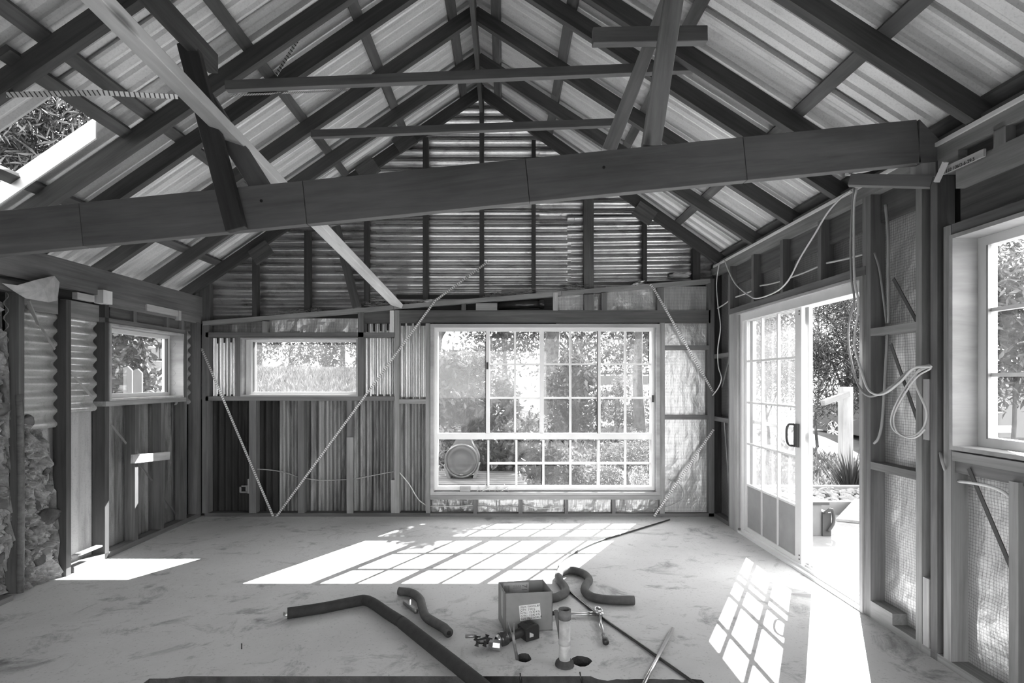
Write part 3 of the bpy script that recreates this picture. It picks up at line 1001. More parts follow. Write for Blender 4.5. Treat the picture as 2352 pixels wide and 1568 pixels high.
for ya, yb, sd in ((4.87, 5.33, 31), (4.36, 4.83, 32), (3.85, 4.32, 33), (3.33, 3.81, 34)):
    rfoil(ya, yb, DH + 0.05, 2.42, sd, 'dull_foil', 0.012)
for ya, yb, sd in ((0.94, 1.45, 35), (0.39, 0.9, 36), (-0.16, 0.35, 37), (-1.2, -0.2, 38)):
    rfoil(ya, yb, 0.03, 2.58, sd)
for ya, yb, z0, z1 in ((5.16, D + 0.16, 0, 2.72), (2.70, 3.33, 0, 2.72), (3.33, 5.16, DH + 0.05, 2.72), (-1.2, 1.45, 0, 2.72), (1.45, 2.70, 0, 1.08), (1.45, 2.70, 2.20, 2.72)):
    bx('weather_board', XR + 0.125, XR + 0.14, ya, yb, z0, z1, 'dark_timber', wr)
# bracing straps let into the frame
for (x0, y0, x1, y1) in ((2225, 1075, 2326, 1312), (2046, 790, 2117, 992), (2052, 640, 2108, 742)):
    board('strap', Rt(x0, y0, 0.015), Rt(x1, y1, 0.03), 0.004, 0.022, 'dark_timber', wr, up=(0, 1, 0.4))
for (x0, y0, x1, y1) in ((1675, 825, 1658, 890), (1664, 970, 1676, 1140)):
    board('strap', Rt(x0, y0, 0.01), Rt(x1, y1, 0.03), 0.004, 0.02, 'dull_steel', wr, up=(0, 1, 0.4))

# ================================================================ WINDOWS
def frame_rect(mb, x0, x1, z0, z1, y0, y1, t, tb=None):
    tb = t if tb is None else tb
    mb.box(x0, x0 + t, y0, y1, z0, z1); mb.box(x1 - t, x1, y0, y1, z0, z1)
    mb.box(x0 + t, x1 - t, y0, y1, z1 - t, z1); mb.box(x0 + t, x1 - t, y0, y1, z0, z0 + tb)
def pane(x0, x1, z0, z1, y, parent, m='pane_glass'):
    mb = MB(); mb.box(x0, x1, y - 0.002, y + 0.002, z0, z1)
    return mb.build('pane', m, parent)

# --- big window, back wall
w1 = empty('window_1', (zx(1252), D, zz(1137)), label='large white multi-pane sliding window in the back wall', kind='structure')
mb = MB(); frame_rect(mb, zx(988.5), zx(1515), zz(1136), zz(744), D - 0.012, D + 0.12, 0.035, 0.03)
mb.build('reveal', 'reveal_timber', w1)
mb = MB(); frame_rect(mb, zx(996), zx(1507), zz(1128), zz(751), D + 0.045, D + 0.13, 0.037, 0.042)
mb.box(zx(1003), zx(1500), D + 0.05, D + 0.125, zz(1010), zz(996))
mb.build('frame', 'white_alloy', w1)
yg = D + 0.085
def wpx(x): return (x - CX) * yg / F
def wpz(y): return H - (y - CY) * yg / F
zt, zm1, zm0, zb_ = wpz(759), wpz(994), wpz(1010), wpz(1118)
for x0, x1, m, yy in ((1116, 1125, 'white_alloy', -0.02), (1239.5, 1249, 'white_alloy', -0.01), (1371.5, 1378.5, 'white_alloy', -0.02)):
    mb = MB(); mb.box(wpx(x0), wpx(x1), yg + yy - 0.01, yg + 0.03, zm1, zt); mb.build('mullion', m, w1)
for x0, x1 in ((1119, 1124), (1371.5, 1377)):
    mb = MB(); mb.box(wpx(x0), wpx(x1), yg - 0.03, yg + 0.03, zb_, zm0); mb.build('mullion', 'white_alloy', w1)
# thin dark seals beside the mullions
for x, za, zb2 in ((1115.2, zm1, zt), (1371, zm1, zt), (1118.3, zb_, zm0), (1003.5, zm1, zt)):
    mb = MB(); mb.box(wpx(x), wpx(x + 1.4), yg - 0.032, yg + 0.02, za, zb2); mb.build('seal', 'black_plastic', w1)
pane(wpx(1004), wpx(1116), zm1, zt, yg, w1)
for xa, xs_, xb in ((1125, 1183, 1239.5), (1249, 1310, 1371.5), (1378.5, 1436, 1494)):
    pane(wpx(xa), wpx(xb), zm1, zt, yg + 0.006, w1)
    for y in (836.5, 914):
        mb = MB(); mb.box(wpx(xa), wpx(xb), yg - 0.008, yg + 0.016, wpz(y + 2.3), wpz(y - 2.3)); mb.build('muntin', 'white_alloy', w1)
    mb = MB(); mb.box(wpx(xs_ - 2.5), wpx(xs_ + 2.5), yg - 0.007, yg + 0.015, zm1, zt); mb.build('muntin', 'white_alloy', w1)
for xa, xb, sp in ((1002, 1119, ()), (1124, 1371.5, (1186, 1248, 1310)), (1377, 1494, (1436,))):
    pane(wpx(xa), wpx(xb), zb_, zm0, yg, w1)
    for x in sp:
        mb = MB(); mb.box(wpx(x - 2.5), wpx(x + 2.5), yg - 0.007, yg + 0.015, zb_, zm0); mb.build('muntin', 'white_alloy', w1)
    if sp:
        mb = MB(); mb.box(wpx(xa), wpx(xb), yg - 0.008, yg + 0.016, wpz(1066), wpz(1061.5)); mb.build('muntin', 'white_alloy', w1)
for x, y in ((1119.5, 840), (1497, 915)):
    mb = MB(); mb.box(wpx(x - 2.2), wpx(x + 2.2), yg - 0.055, yg - 0.03, wpz(y + 8), wpz(y - 8)); mb.build('latch', 'black_plastic', w1)
mb = MB(); mb.box(wpx(1052), wpx(1060), yg - 0.05, yg - 0.02, wpz(993), wpz(988)); mb.build('catch', 'dull_steel', w1)
mb = MB(); mb.box(zx(980), zx(1524), D + 0.13, D + 0.26, zz(742), zz(739)); mb.build('head_flashing', 'white_paint', w1)

# --- small window, back wall
w2 = empty('window_2', (zx(690), D, zz(910)), label='wide low white-framed window in the back wall', kind='structure')
mb = MB(); frame_rect(mb, zx(553), zx(822), zz(910), zz(775), D - 0.008, D + 0.12, 0.018)
mb.build('reveal', 'reveal_timber', w2)
mb = MB(); frame_rect(mb, zx(570), zx(823), zz(906), zz(778), D + 0.06, D + 0.13, 0.028)
mb.build('frame', 'white_alloy', w2)
mb = MB(); mb.box(zx(558), zx(571), D + 0.07, D + 0.12, zz(907), zz(778)); mb.build('jamb_liner', 'white_paint', w2)
pane(zx(576), zx(817), zz(900), zz(784), D + 0.10, w2, 'clear_glass')
mb = MB(); mb.box(zx(575.5), zx(577), D + 0.055, D + 0.1, zz(900), zz(784)); mb.build('seal', 'black_plastic', w2)

# --- left wall window
w3 = empty('window_3', (XL, 4.92, 1.28), label='small square white-framed window in the old left wall', kind='structure')
def lframe(mb, y0, y1, z0, z1, x0, x1, t):
    mb.box(x0, x1, y0, y0 + t, z0, z1); mb.box(x0, x1, y1 - t, y1, z0, z1)
    mb.box(x0, x1, y0 + t, y1 - t, z1 - t, z1); mb.box(x0, x1, y0 + t, y1 - t, z0, z0 + t)
mb = MB(); lframe(mb, 4.405, 5.42, 1.277, 1.913, XL - 0.17, XL + 0.012, 0.018); mb.build('reveal', 'reveal_timber', w3)
mb = MB(); lframe(mb, 4.425, 5.40, 1.297, 1.893, XL - 0.175, XL - 0.12, 0.035); mb.build('frame', 'white_alloy', w3)
mb = MB(); mb.box(XL - 0.15, XL - 0.146, 4.455, 5.37, 1.33, 1.86); mb.build('pane', 'clear_glass', w3)
mb = MB(); mb.box(XL - 0.145, XL - 0.118, 5.358, 5.366, 1.33, 1.86); mb.build('seal', 'black_plastic', w3)

# --- right wall window
w4 = empty('window_4', (XR, 2.1, 1.13), label='tall white window in a deep timber reveal in the right wall', kind='structure')
mb = MB(); lframe(mb, 1.48, 2.69, 1.10, 2.165, XR - 0.012, XR + 0.135, 0.02); mb.build('reveal', 'reveal_timber', w4)
mb = MB(); lframe(mb, 1.50, 2.67, 1.12, 2.145, XR + 0.115, XR + 0.17, 0.045); mb.build('frame', 'white_alloy', w4)
mb = MB(); mb.box(XR + 0.143, XR + 0.147, 1.54, 2.63, 1.16, 2.10); mb.build('pane', 'pane_glass', w4)
for z in (1.785, 1.47):
    mb = MB(); mb.box(XR + 0.128, XR + 0.16, 1.54, 2.63, z - 0.009, z + 0.009); mb.build('muntin', 'white_alloy', w4)
mb = MB(); mb.box(XR + 0.13, XR + 0.158, 2.07, 2.09, 1.16, 2.10); mb.build('muntin', 'white_alloy', w4)
mb = MB(); mb.box(XR + 0.112, XR + 0.128, 2.612, 2.622, 1.16, 2.10); mb.build('seal', 'dull_steel', w4)

# ================================================================ SLIDING DOOR
d1 = empty('door_1', (XR, 4.25, 0), label='white glazed sliding door standing half open in the right wall', kind='structure')
bx('jamb', XR - 0.01, XR + 0.13, 5.15, 5.325, 0.0, DH, 'reveal_timber', d1)
bx('jamb', XR - 0.01, XR + 0.13, 3.345, 3.375, 0.0, DH, 'reveal_timber', d1)
bx('jamb', XR - 0.01, XR + 0.13, 3.375, 5.15, DH - 0.02, DH, 'reveal_timber', d1)
mb = MB()
mb.box(XR + 0.02, XR + 0.15, 5.10, 5.15, 0, DH - 0.02); mb.box(XR + 0.02, XR + 0.15, 3.375, 3.40, 0, DH - 0.02)
mb.box(XR + 0.02, XR + 0.15, 3.40, 5.10, DH - 0.09, DH - 0.02)
mb.build('frame', 'white_alloy', d1)
mb = MB(); mb.box(XR - 0.005, XR + 0.15, 3.375, 5.15, -0.005, 0.02)
for k in (0.03, 0.07, 0.11): mb.box(XR + k, XR + k + 0.012, 3.40, 5.10, 0.02, 0.04)
mb.build('threshold_track', 'white_alloy', d1)
rows = (0.075, 0.47, 0.855, 1.24, 1.625, 2.0)
def door_panel(name, xc, ya, yb, glassm, handle, bars=True):
    t = 0.028
    st = 0.05
    mb = MB()
    mb.box(xc - t / 2, xc + t / 2, ya, ya + 0.09, 0.03, 2.035); mb.box(xc - t / 2, xc + t / 2, yb - st, yb, 0.03, 2.035)
    mb.box(xc - t / 2, xc + t / 2, ya + 0.09, yb - st, 0.03, rows[0]); mb.box(xc - t / 2, xc + t / 2, ya + 0.09, yb - st, rows[-1], 2.035)
    p = mb.build(name, 'white_alloy', d1)
    y0, y1 = ya + 0.09, yb - st
    cols_ = [y0 + (y1 - y0) * k / 3 for k in range(4)]
    if not bars:
        m_ = MB(); m_.box(xc - 0.012, xc + 0.012, y0, y1, 1.045, 1.075); m_.build('mid_rail', 'white_alloy', p)
        m_ = MB(); m_.box(xc - 0.002, xc + 0.002, y0, y1, rows[0], rows[-1]); m_.build('pane', glassm, p)
        return p
    for k in range(1, 3):
        m_ = MB(); m_.box(xc - 0.012, xc + 0.012, cols_[k] - 0.009, cols_[k] + 0.009, rows[0], rows[-1]); m_.build('muntin', 'white_alloy', p)
    for z in rows[1:-1]:
        m_ = MB(); m_.box(xc - 0.0125, xc + 0.0125, y0, y1, z - 0.009, z + 0.009); m_.build('muntin', 'white_alloy', p)
    for i in range(5):
        for k in range(3):
            m_ = MB(); m_.box(xc - 0.002, xc + 0.002, cols_[k], cols_[k + 1], rows[i], rows[i + 1])
            m_.build('kick_panel' if i == 0 else 'pane', 'opaque_panel' if i == 0 else glassm, p)
    if handle:
        m_ = MB(); m_.box(xc - 0.03, xc - t / 2, ya + 0.028, ya + 0.085, 0.93, 1.11); m_.build('lock_plate', 'black_plastic', p)
        m_ = MB(); m_.tube(smooth_path([(xc - 0.03, ya + 0.075, 1.105), (xc - 0.045, ya + 0.12, 1.10), (xc - 0.05, ya + 0.145, 1.06), (xc - 0.05, ya + 0.145, 0.98), (xc - 0.045, ya + 0.12, 0.94), (xc - 0.03, ya + 0.075, 0.935)], 4), 0.009, 8)
        m_.build('handle', 'black_plastic', p, True)
        for z in (1.98, 1.955, 0.1, 0.07):
            m_ = MB(); m_.lathe([(0.0, -0.002), (0.007, -0.002), (0.007, 0.002), (0, 0.002)], (xc - t / 2, ya + 0.03, z), (1, 0, 0), 8); m_.build('screw', 'black_plastic', p)
    return p
door_panel('fixed_panel', XR + 0.055, 4.125, 5.105, 'door_glass', True)
door_panel('sliding_panel', XR + 0.105, 4.11, 5.09, 'clear_glass', False, False)

# ================================================================ LOOSE ROOF TIMBERS
# tie beam: four lengths butted end to end, bird-mouthed at the right wall
tb = empty('tie_beam', (0, 2.80, 2.4), 'deep dark laminated tie beam spanning the room, sloping up to the right', 'beam')
def tbz(x): return H - ((534 - (x * 446 + CX) * 0.0975 * 1.02) - CY) / 446      # centre height at X
jx = [XL + 0.0, (186 - CX) / 446, (700 - CX) / 446, (1212 - CX) / 446, (1712 - CX) / 446, (2112 - CX) / 446]
for i in range(5):
    a, b = jx[i], jx[i + 1] - 0.0025
    pa, pb = V((a, 2.805, tbz(a))), V((b, 2.805, tbz(b)))
    board('beam_length', pa, pb, 0.05, 0.224, 'beam_timber', tb, bev=0.002)
a = jx[5]
mb = MB()
za, zb2 = tbz(a), tbz(a + 0.10)
mb.prism([V((a, 2.78, za - 0.112)), V((a + 0.10, 2.78, zb2 - 0.112)), V((a + 0.10, 2.78, zb2 + 0.0)), V((a, 2.78, za + 0.112))], (0, 0.05, 0))
o = mb.build('beam_end', 'beam_timber', tb); fix_normals(o)
mb = MB(); 
for px, py in ((600, 461), (1387, 384)):
    c = P(px, py, 2.779); mb.lathe([(0.0, -0.001), (0.008, -0.001), (0.008, 0.001), (0, 0.001)], c, (0, 1, 0), 8)
mb.build('knot', 'ink', tb)

def collar(xa, ya, xb, yb, d, h, label, m='rafter_timber'):
    o = board('collar_tie', P(xa, ya, d), P(xb, yb, d), 0.045, h, m, None, up=(0, 0, 1), bev=0.002)
    return tag(o, label, 'beam', 'collar ties between the rafters')
collar(520, 199, 1592, 155, 3.45, 0.060, 'longer, higher dark collar tie crossing below the ridge', 'beam_timber')
collar(716, 309, 1420, 282, 4.41, 0.060, 'shorter, lower dark collar tie in front of the gable', 'beam_timber')

def P0(x, y, d): return P(x, y, d)
p0, p1 = P(226, 0, 2.0), P(912, 700, 5.72)
dirv = (p0 - p1)
top = p1 + dirv * ((p1.y + 1.0) / (p1.y - p0.y))
o = board('diagonal_brace', top, p1, 0.125, 0.045, 'pale_pine', None, up=(0.30, 0.0, 0.95), bev=0.003)
tag(o, 'long pale new pine brace running diagonally down behind the tie beam', 'brace')
o = board('hanger_post', P(432, 100, 2.755), P(544, 528, 2.755), 0.098, 0.045, 'dark_timber', None, up=(0, 1, 0), bev=0.003)
o.rotation_mode = 'QUATERNION'
tag(o, 'dark slanted hanger board lapped over the front of the tie beam', 'post')
o = board('hanger_post', P(470, 225, 2.86), P(606, 440, 2.86), 0.10, 0.04, 'beam_timber', None, up=(0, 1, 0), bev=0.003)
tag(o, 'brown-grey slanted hanger board ending behind the top of the tie beam', 'post')
o = board('purlin_board', (-1.58, 0.2, 3.14), (-1.58, 2.93, 3.16), 0.05, 0.10, 'old_timber', None)
tag(o, 'knotty dark board behind the top of the pale brace', 'board')
o = board('timber_prop', P(1553, -40, 2.795), P(1495, 338, 2.805), 0.096, 0.045, 'prop_pine', None, up=(0, 1, 0), bev=0.003)
tag(o, 'straight knotty pine prop standing on top of the tie beam, right of centre', 'prop')
o = board('timber_prop', P(1528, 10, 3.22), P(1396, 352, 2.87), 0.075, 0.045, 'offcut_timber', None, up=(0, 1, 0), bev=0.003)
tag(o, 'leaning weathered prop with knots, behind the straight pine prop', 'prop')
o = board('cleat_board', P(1361, 86, 2.92), P(1622, 82, 2.92), 0.05, 0.085, 'beam_timber', None, bev=0.003)
tag(o, 'short dark horizontal cleat board fixed behind the upright pine prop', 'board')
o = board('gable_brace', Bk(772, 520, -0.02), Bk(820, 706, -0.02), 0.085, 0.04, 'old_timber', None, up=(0, 1, 0))
tag(o, 'dark slanted board beside the foot of the pale brace at the gable', 'brace')
o = board('bracket_board', P(1952, 414, 3.0), Rt(2140, 418, -0.03), 0.045, 0.06, 'beam_timber', None)
tag(o, 'short stub of timber projecting from the right wall below the tie beam', 'board')
o = board('ceiling_strip', Rt(1948, 400, -0.06), Rt(2060, 372, -0.06), 0.04, 0.02, 'pale_pine', None)
tag(o, 'thin pale batten offcut lying on the right wall plate', 'offcut')

# ================================================================ METAL STRAPS
def strap(pts, wd, label, up=(0, -1, 0), m='perforated_steel', th=0.0015):
    pts = [V(p) for p in pts]
    e = empty('strap_brace', pts[0], label, 'strap', 'perforated bracing straps')
    for a, b in zip(pts[:-1], pts[1:]):
        board('strap_run', a, b, wd, th, m, e, up=up)
    return e
strap([Bk(463, 800, -0.006), Bk(628, 1187, -0.006)], 0.024, 'perforated steel strap running from the left corner down to the floor')
strap([Bk(1122, 600, -0.012), Bk(1000, 690, -0.014), Bk(634, 1187, -0.006)], 0.022, 'long perforated steel strap crossing past the big window to the floor')
strap([Bk(1492, 652, -0.008), Bk(1500, 660, -0.008), Bk(1638, 900, -0.008)], 0.024, 'perforated steel strap right of the big window, upper of the two')
strap([Bk(1640, 985, -0.008), Bk(1502, 1186, -0.008)], 0.024, 'perforated steel strap right of the big window, lower of the two')
strap([P(0, 218, 2.7), P(230, 213, 2.76), P(408, 222, 2.9)], 0.03, 'bright perforated strap stretched under the left rafters', up=(0, 0.5, 1))
strap([P(530, 219, 3.52), P(800, 207, 4.42)], 0.03, 'perforated strap just below the longer collar tie', up=(0, 0.3, 1))
strap([P(688, 86, 3.6), P(634, 172, 3.68)], 0.03, 'short perforated strap fixed on a rafter above the longer collar tie', up=(0.5, 0.8, 0.2))

# ================================================================ CABLES
def cable(pts, r, m, label, group='loose electrical cables on the right wall'):
    mb = MB(); mb.tube(smooth_path(pts, 6), r * 0.78, 8)
    o = mb.build('electrical_cable', m, None, True)
    return tag(o, label, 'cable', group)
def rp(l, off): return [Rt(x, y, o_ if len(t) > 2 else off) for t in l for x, y, o_ in [(t[0], t[1], t[2] if len(t) > 2 else off)]]
cable(rp([(1664, 597), (1675, 625), (1692, 655), (1725, 681), (1745, 684), (1785, 668), (1812, 642), (1838, 592), (1870, 540), (1900, 490), (1930, 456), (1955, 438)], -0.03), 0.008, 'cable_white', 'white cable swagged in a loop above the sliding door')
cable(rp([(1652, 604), (1646, 650), (1649, 700), (1655, 750), (1649, 800), (1650, 840), (1657, 868), (1650, 890), (1637, 908)], -0.025), 0.0075, 'cable_white', 'white cable hanging down the corner left of the door')
cable(rp([(1962, 432), (1958, 470), (1954, 560), (1956, 640), (1962, 690), (1950, 740), (1949, 790), (1960, 850), (1975, 890), (1995, 909), (2020, 905), (2050, 885), (2090, 850), (2135, 838)], -0.035), 0.0085, 'cable_grey', 'grey cable dropping past the door head and looping to the right, outer of two')
cable(rp([(1968, 432), (1962, 470), (1961, 560), (1963, 640), (1972, 700), (1964, 760), (1964, 800), (1978, 850), (1992, 890), (2010, 905), (2035, 902), (2070, 875), (2100, 845), (2139, 842)], -0.05), 0.0085, 'cable_white', 'white cable dropping past the door head and looping to the right, inner of two')
cable(rp([(2137, 840), (2100, 862), (2062, 920), (2047, 960), (2052, 985), (2075, 1000), (2103, 998), (2122, 980), (2128, 945), (2112, 905), (2102, 880), (2108, 852), (2137, 838)], -0.03), 0.007, 'cable_white', 'white cable coiled in a wide loop beside the door')
cable(rp([(2138, 846), (2104, 868), (2070, 918), (2053, 958), (2060, 990), (2085, 1005), (2108, 1002), (2125, 985)], -0.045), 0.006, 'cable_white', 'thin second cable following the wide loop beside the door')
cable(rp([(2034, 470, 0.03), (2040, 540, 0.03), (2040, 640, 0.03), (2041, 742, 0.02)], 0.03), 0.011, 'cable_grey', 'flat grey cable hanging in the stud bay above the nogging')
cable(rp([(2038, 768, 0.03), (2035, 830, 0.02), (2031, 900, 0.01), (2026, 970, 0.0), (2018, 1005, -0.01), (2008, 1018, -0.01)], 0.02), 0.010, 'cable_grey', 'flat grey cable hanging in the stud bay below the nogging')
cable(rp([(2008, 580, 0.02), (2020, 620, 0.03), (2031, 700, 0.03), (2036, 742, 0.03)], 0.02), 0.007, 'cable_grey', 'grey cable leaving a drilled hole in the door stud')
cable(rp([(2202, 1105, 0.03), (2235, 1109, 0.02), (2275, 1117, 0.01), (2305, 1130, 0.02), (2328, 1148, 0.03)], 0.02), 0.010, 'cable_white', 'white cable crossing the bay under the right window')
cable(rp([(2160, 1040, 0.0), (2163, 1055, -0.02), (2168, 1072, -0.01), (2173, 1085, 0.02)], 0), 0.009, 'cable_grey', 'short grey cable tail poking out beside the right window')
# one cable threaded through the short studs: visible runs
for i, (xa, ya, xb, yb) in enumerate(((1648, 708, 1675, 690), (1690, 682, 1730, 666), (1746, 656, 1796, 645), (1817, 637, 1880, 612), (1899, 604, 1987, 583))):
    cable([Rt(xa, ya, 0.03), Rt((xa + xb) / 2, (ya + yb) / 2 + 1, 0.04), Rt(xb, yb, 0.05)], 0.009, 'cable_white',
          ['white cable run in the narrow corner bay left of the door', 'white cable run through the first bay above the door', 'white cable run through the second bay above the door',
           'white cable run through the third bay above the door', 'white cable run through the bay above the open side of the door'][i])
cable([Bk(587, 1077, 0.03), Bk(620, 1079, 0.04), Bk(655, 1085, 0.04), Bk(684, 1095, 0.03)], 0.007, 'cable_grey', 'grey cable bowed between two studs left of the back wall', 'loose cables on the back wall')
cable([Bk(699, 1098, 0.03), Bk(740, 1103, 0.04), Bk(797, 1101, 0.03)], 0.007, 'cable_grey', 'grey cable sagging between the middle studs of the back wall', 'loose cables on the back wall')
cable([Bk(811, 1100, 0.03), Bk(850, 1093, 0.04), Bk(906, 1082, 0.03)], 0.007, 'cable_grey', 'grey cable rising towards the pale stud on the back wall', 'loose cables on the back wall')
cable([Bk(917, 1084, 0.03), Bk(940, 1112, 0.03), Bk(960, 1145, 0.03), Bk(978, 1160, 0.03)], 0.007, 'cable_white', 'white cable falling towards the corner of the big window', 'loose cables on the back wall')
cable([Bk(988, 1162, 0.02), Bk(1040, 1163, 0.03), Bk(1087, 1160, 0.02)], 0.006, 'cable_white', 'white cable under the left end of the big window sill', 'loose cables on the back wall')
cable([Bk(1096, 1160, 0.02), Bk(1150, 1164, 0.03), Bk(1191, 1163, 0.02)], 0.006, 'cable_grey', 'grey cable in the second bay under the big window', 'loose cables on the back wall')
cable([Bk(1200, 1160, 0.02), Bk(1240, 1168, 0.03), Bk(1297, 1164, 0.02)], 0.006, 'cable_white', 'white cable in the middle bay under the big window', 'loose cables on the back wall')
cable([Bk(1414, 1168, 0.02), Bk(1450, 1176, 0.03), Bk(1500, 1168, 0.02), Bk(1540, 1160, 0.0), Bk(1570, 1140, 0.0), Bk(1560, 1112, 0.0), Bk(1535, 1100, 0.0)], 0.005, 'cable_grey', 'thin grey wire curling in front of the foil right of the big window', 'loose cables on the back wall')
# wall box for a power point
e = empty('wall_box', Bk(558, 1122, 0.02), 'small pale electrical mounting bracket on the dark back wall', 'bracket')
mb = MB()
for x0, x1, y0, y1 in ((549, 572, 1115, 1118), (551, 571, 1129, 1132), (549, 553, 1115, 1131), (563, 567, 1117, 1131)):
    a, b = Bk(x0, y1), Bk(x1, y0); mb.box(a.x, b.x, D + 0.01, D + 0.022, a.z, b.z)
mb.build('bracket_frame', 'dull_steel', e)
mb = MB(); a, b = Bk(569, 1133), Bk(572, 1100); mb.box(a.x, b.x, D - 0.004, D + 0.03, a.z, b.z); mb.build('bracket_leg', 'dull_steel', e)

# ================================================================ NESTS AND LITTER ON THE PLATE
def nest(xa, xb, n, hgt, label, seed):
    r = random.Random(seed)
    mb = MB()
    for _ in range(n):
        x = zx(r.uniform(xa, xb))
        c = V((x, D + r.uniform(0.0, 0.09), plate_z(x) + 0.026 + abs(r.gauss(0, hgt))))
        a = r.uniform(0, math.pi * 2); L = r.uniform(0.03, 0.11)
        d = V((math.cos(a), 0.5 * math.sin(a), r.uniform(-0.25, 0.3))) * L
        mb.tube([c - d * 0.5, c + V((0, 0, r.uniform(-0.01, 0.015))), c + d * 0.5], 0.0018, 3, False)
    o = mb.build('straw_nest', 'straw')
    tag(o, label, 'nest', 'old straw nests on the top plate')
nest(632, 735, 190, 0.02, 'flattened straw nest on the plate above the small window', 1)
nest(842, 900, 150, 0.03, 'straw nest beside the foot of the pale brace', 2)
nest(930, 1010, 70, 0.012, 'thin scatter of straw on the plate right of the pale brace', 3)
nest(1110, 1225, 230, 0.022, 'wide straw nest on the plate above the big window', 4)
nest(1300, 1350, 110, 0.025, 'straw tuft on the plate at the thick gable stud', 5)
o = bx('timber_offcut', zx(1152), zx(1215), D + 0.05, D + 0.08, plate_z(zx(1180)) + 0.024, plate_z(zx(1180)) + 0.085, 'grey_timber'); tag(o, 'small grey board offcut standing behind the wide straw nest', 'offcut')
mb = MB(); mb.tube([(zx(1145), D + 0.10, zz(699)), (zx(1245), D + 0.10, zz(694))], 0.045, 16); mb.lathe([(0.05, 0), (0.056, 0.02), (0.05, 0.05)], (zx(1240), D + 0.10, zz(694.5)), (1, 0, 0), 16)
o = mb.build('drain_pipe', 'black_pipe', None, True); tag(o, 'shiny black pipe lying in the gap above the big window lintel', 'pipe')
lo = lump('foil_scrap', Bk(1466, 652, 0.02), 0.06, 'foil', None, 4.0, 3, (1.2, 0.6, 0.35), 0.6); tag(lo, 'crumpled foil scrap on the plate near the right gable stud', 'scrap')
lo = lump('foil_scrap', Bk(985, 693, 0.02), 0.05, 'paper_scrap', None, 8.0, 3, (1.2, 0.6, 0.35), 0.6); tag(lo, 'pale crumpled scrap on the plate right of the brace foot', 'scrap')
lo = lump('insulation_scrap', Bk(1560, 632, 0.04), 0.07, 'straw', None, 14.0, 3, (1.6, 0.6, 0.3), 0.6); tag(lo, 'grey fluffy insulation scrap in the right gable corner', 'scrap')

# items left on the sill of the big window
def clip(px, w_, s, label):
    c = Bk(px, 1127, 0.03)
    mb = MB()
    z0 = zz(1130)
    mb.bar((c.x - w_, c.y, z0), (c.x + w_, c.y - 0.01, z0 + 0.055 * s), 0.012, 0.004)
    mb.bar((c.x - w_ * 0.3, c.y + 0.01, z0 + 0.075 * s), (c.x + w_ * 0.6, c.y, z0), 0.012, 0.004)
    mb.bar((c.x - w_, c.y, z0), (c.x - w_ * 0.2, c.y, z0 + 0.004), 0.012, 0.004)
    o = mb.build('metal_clip', 'steel')
    tag(o, label, 'clip', 'bent metal clips on the window sill')
clip(1100, 0.03, 0.75, 'bent steel clip on the big window sill, leftmost of four')
clip(1118, 0.06, 1.0, 'larger crossed steel clip on the big window sill')
clip(1141, 0.03, 0.9, 'small K-shaped steel clip on the big window sill')
clip(1161, 0.055, 1.1, 'upward slanting steel clip on the big window sill, rightmost of four')
o = bx('block', zx(1056), zx(1080), D + 0.0, D + 0.045, zz(1130), zz(1117), 'offcut_timber', bev=0.002); tag(o, 'small pale block resting on the left of the big window sill', 'block')
# splinters and rubbish at the foot of the left wall
o = board('timber_offcut', Lf(172, 1285, -0.02) + V((0, 0, 0.03)), Lf(228, 1262, -0.02) + V((0, 0, 0.03)), 0.05, 0.012, 'offcut_timber'); tag(o, 'splintered pale board scrap at the foot of the left wall', 'offcut')

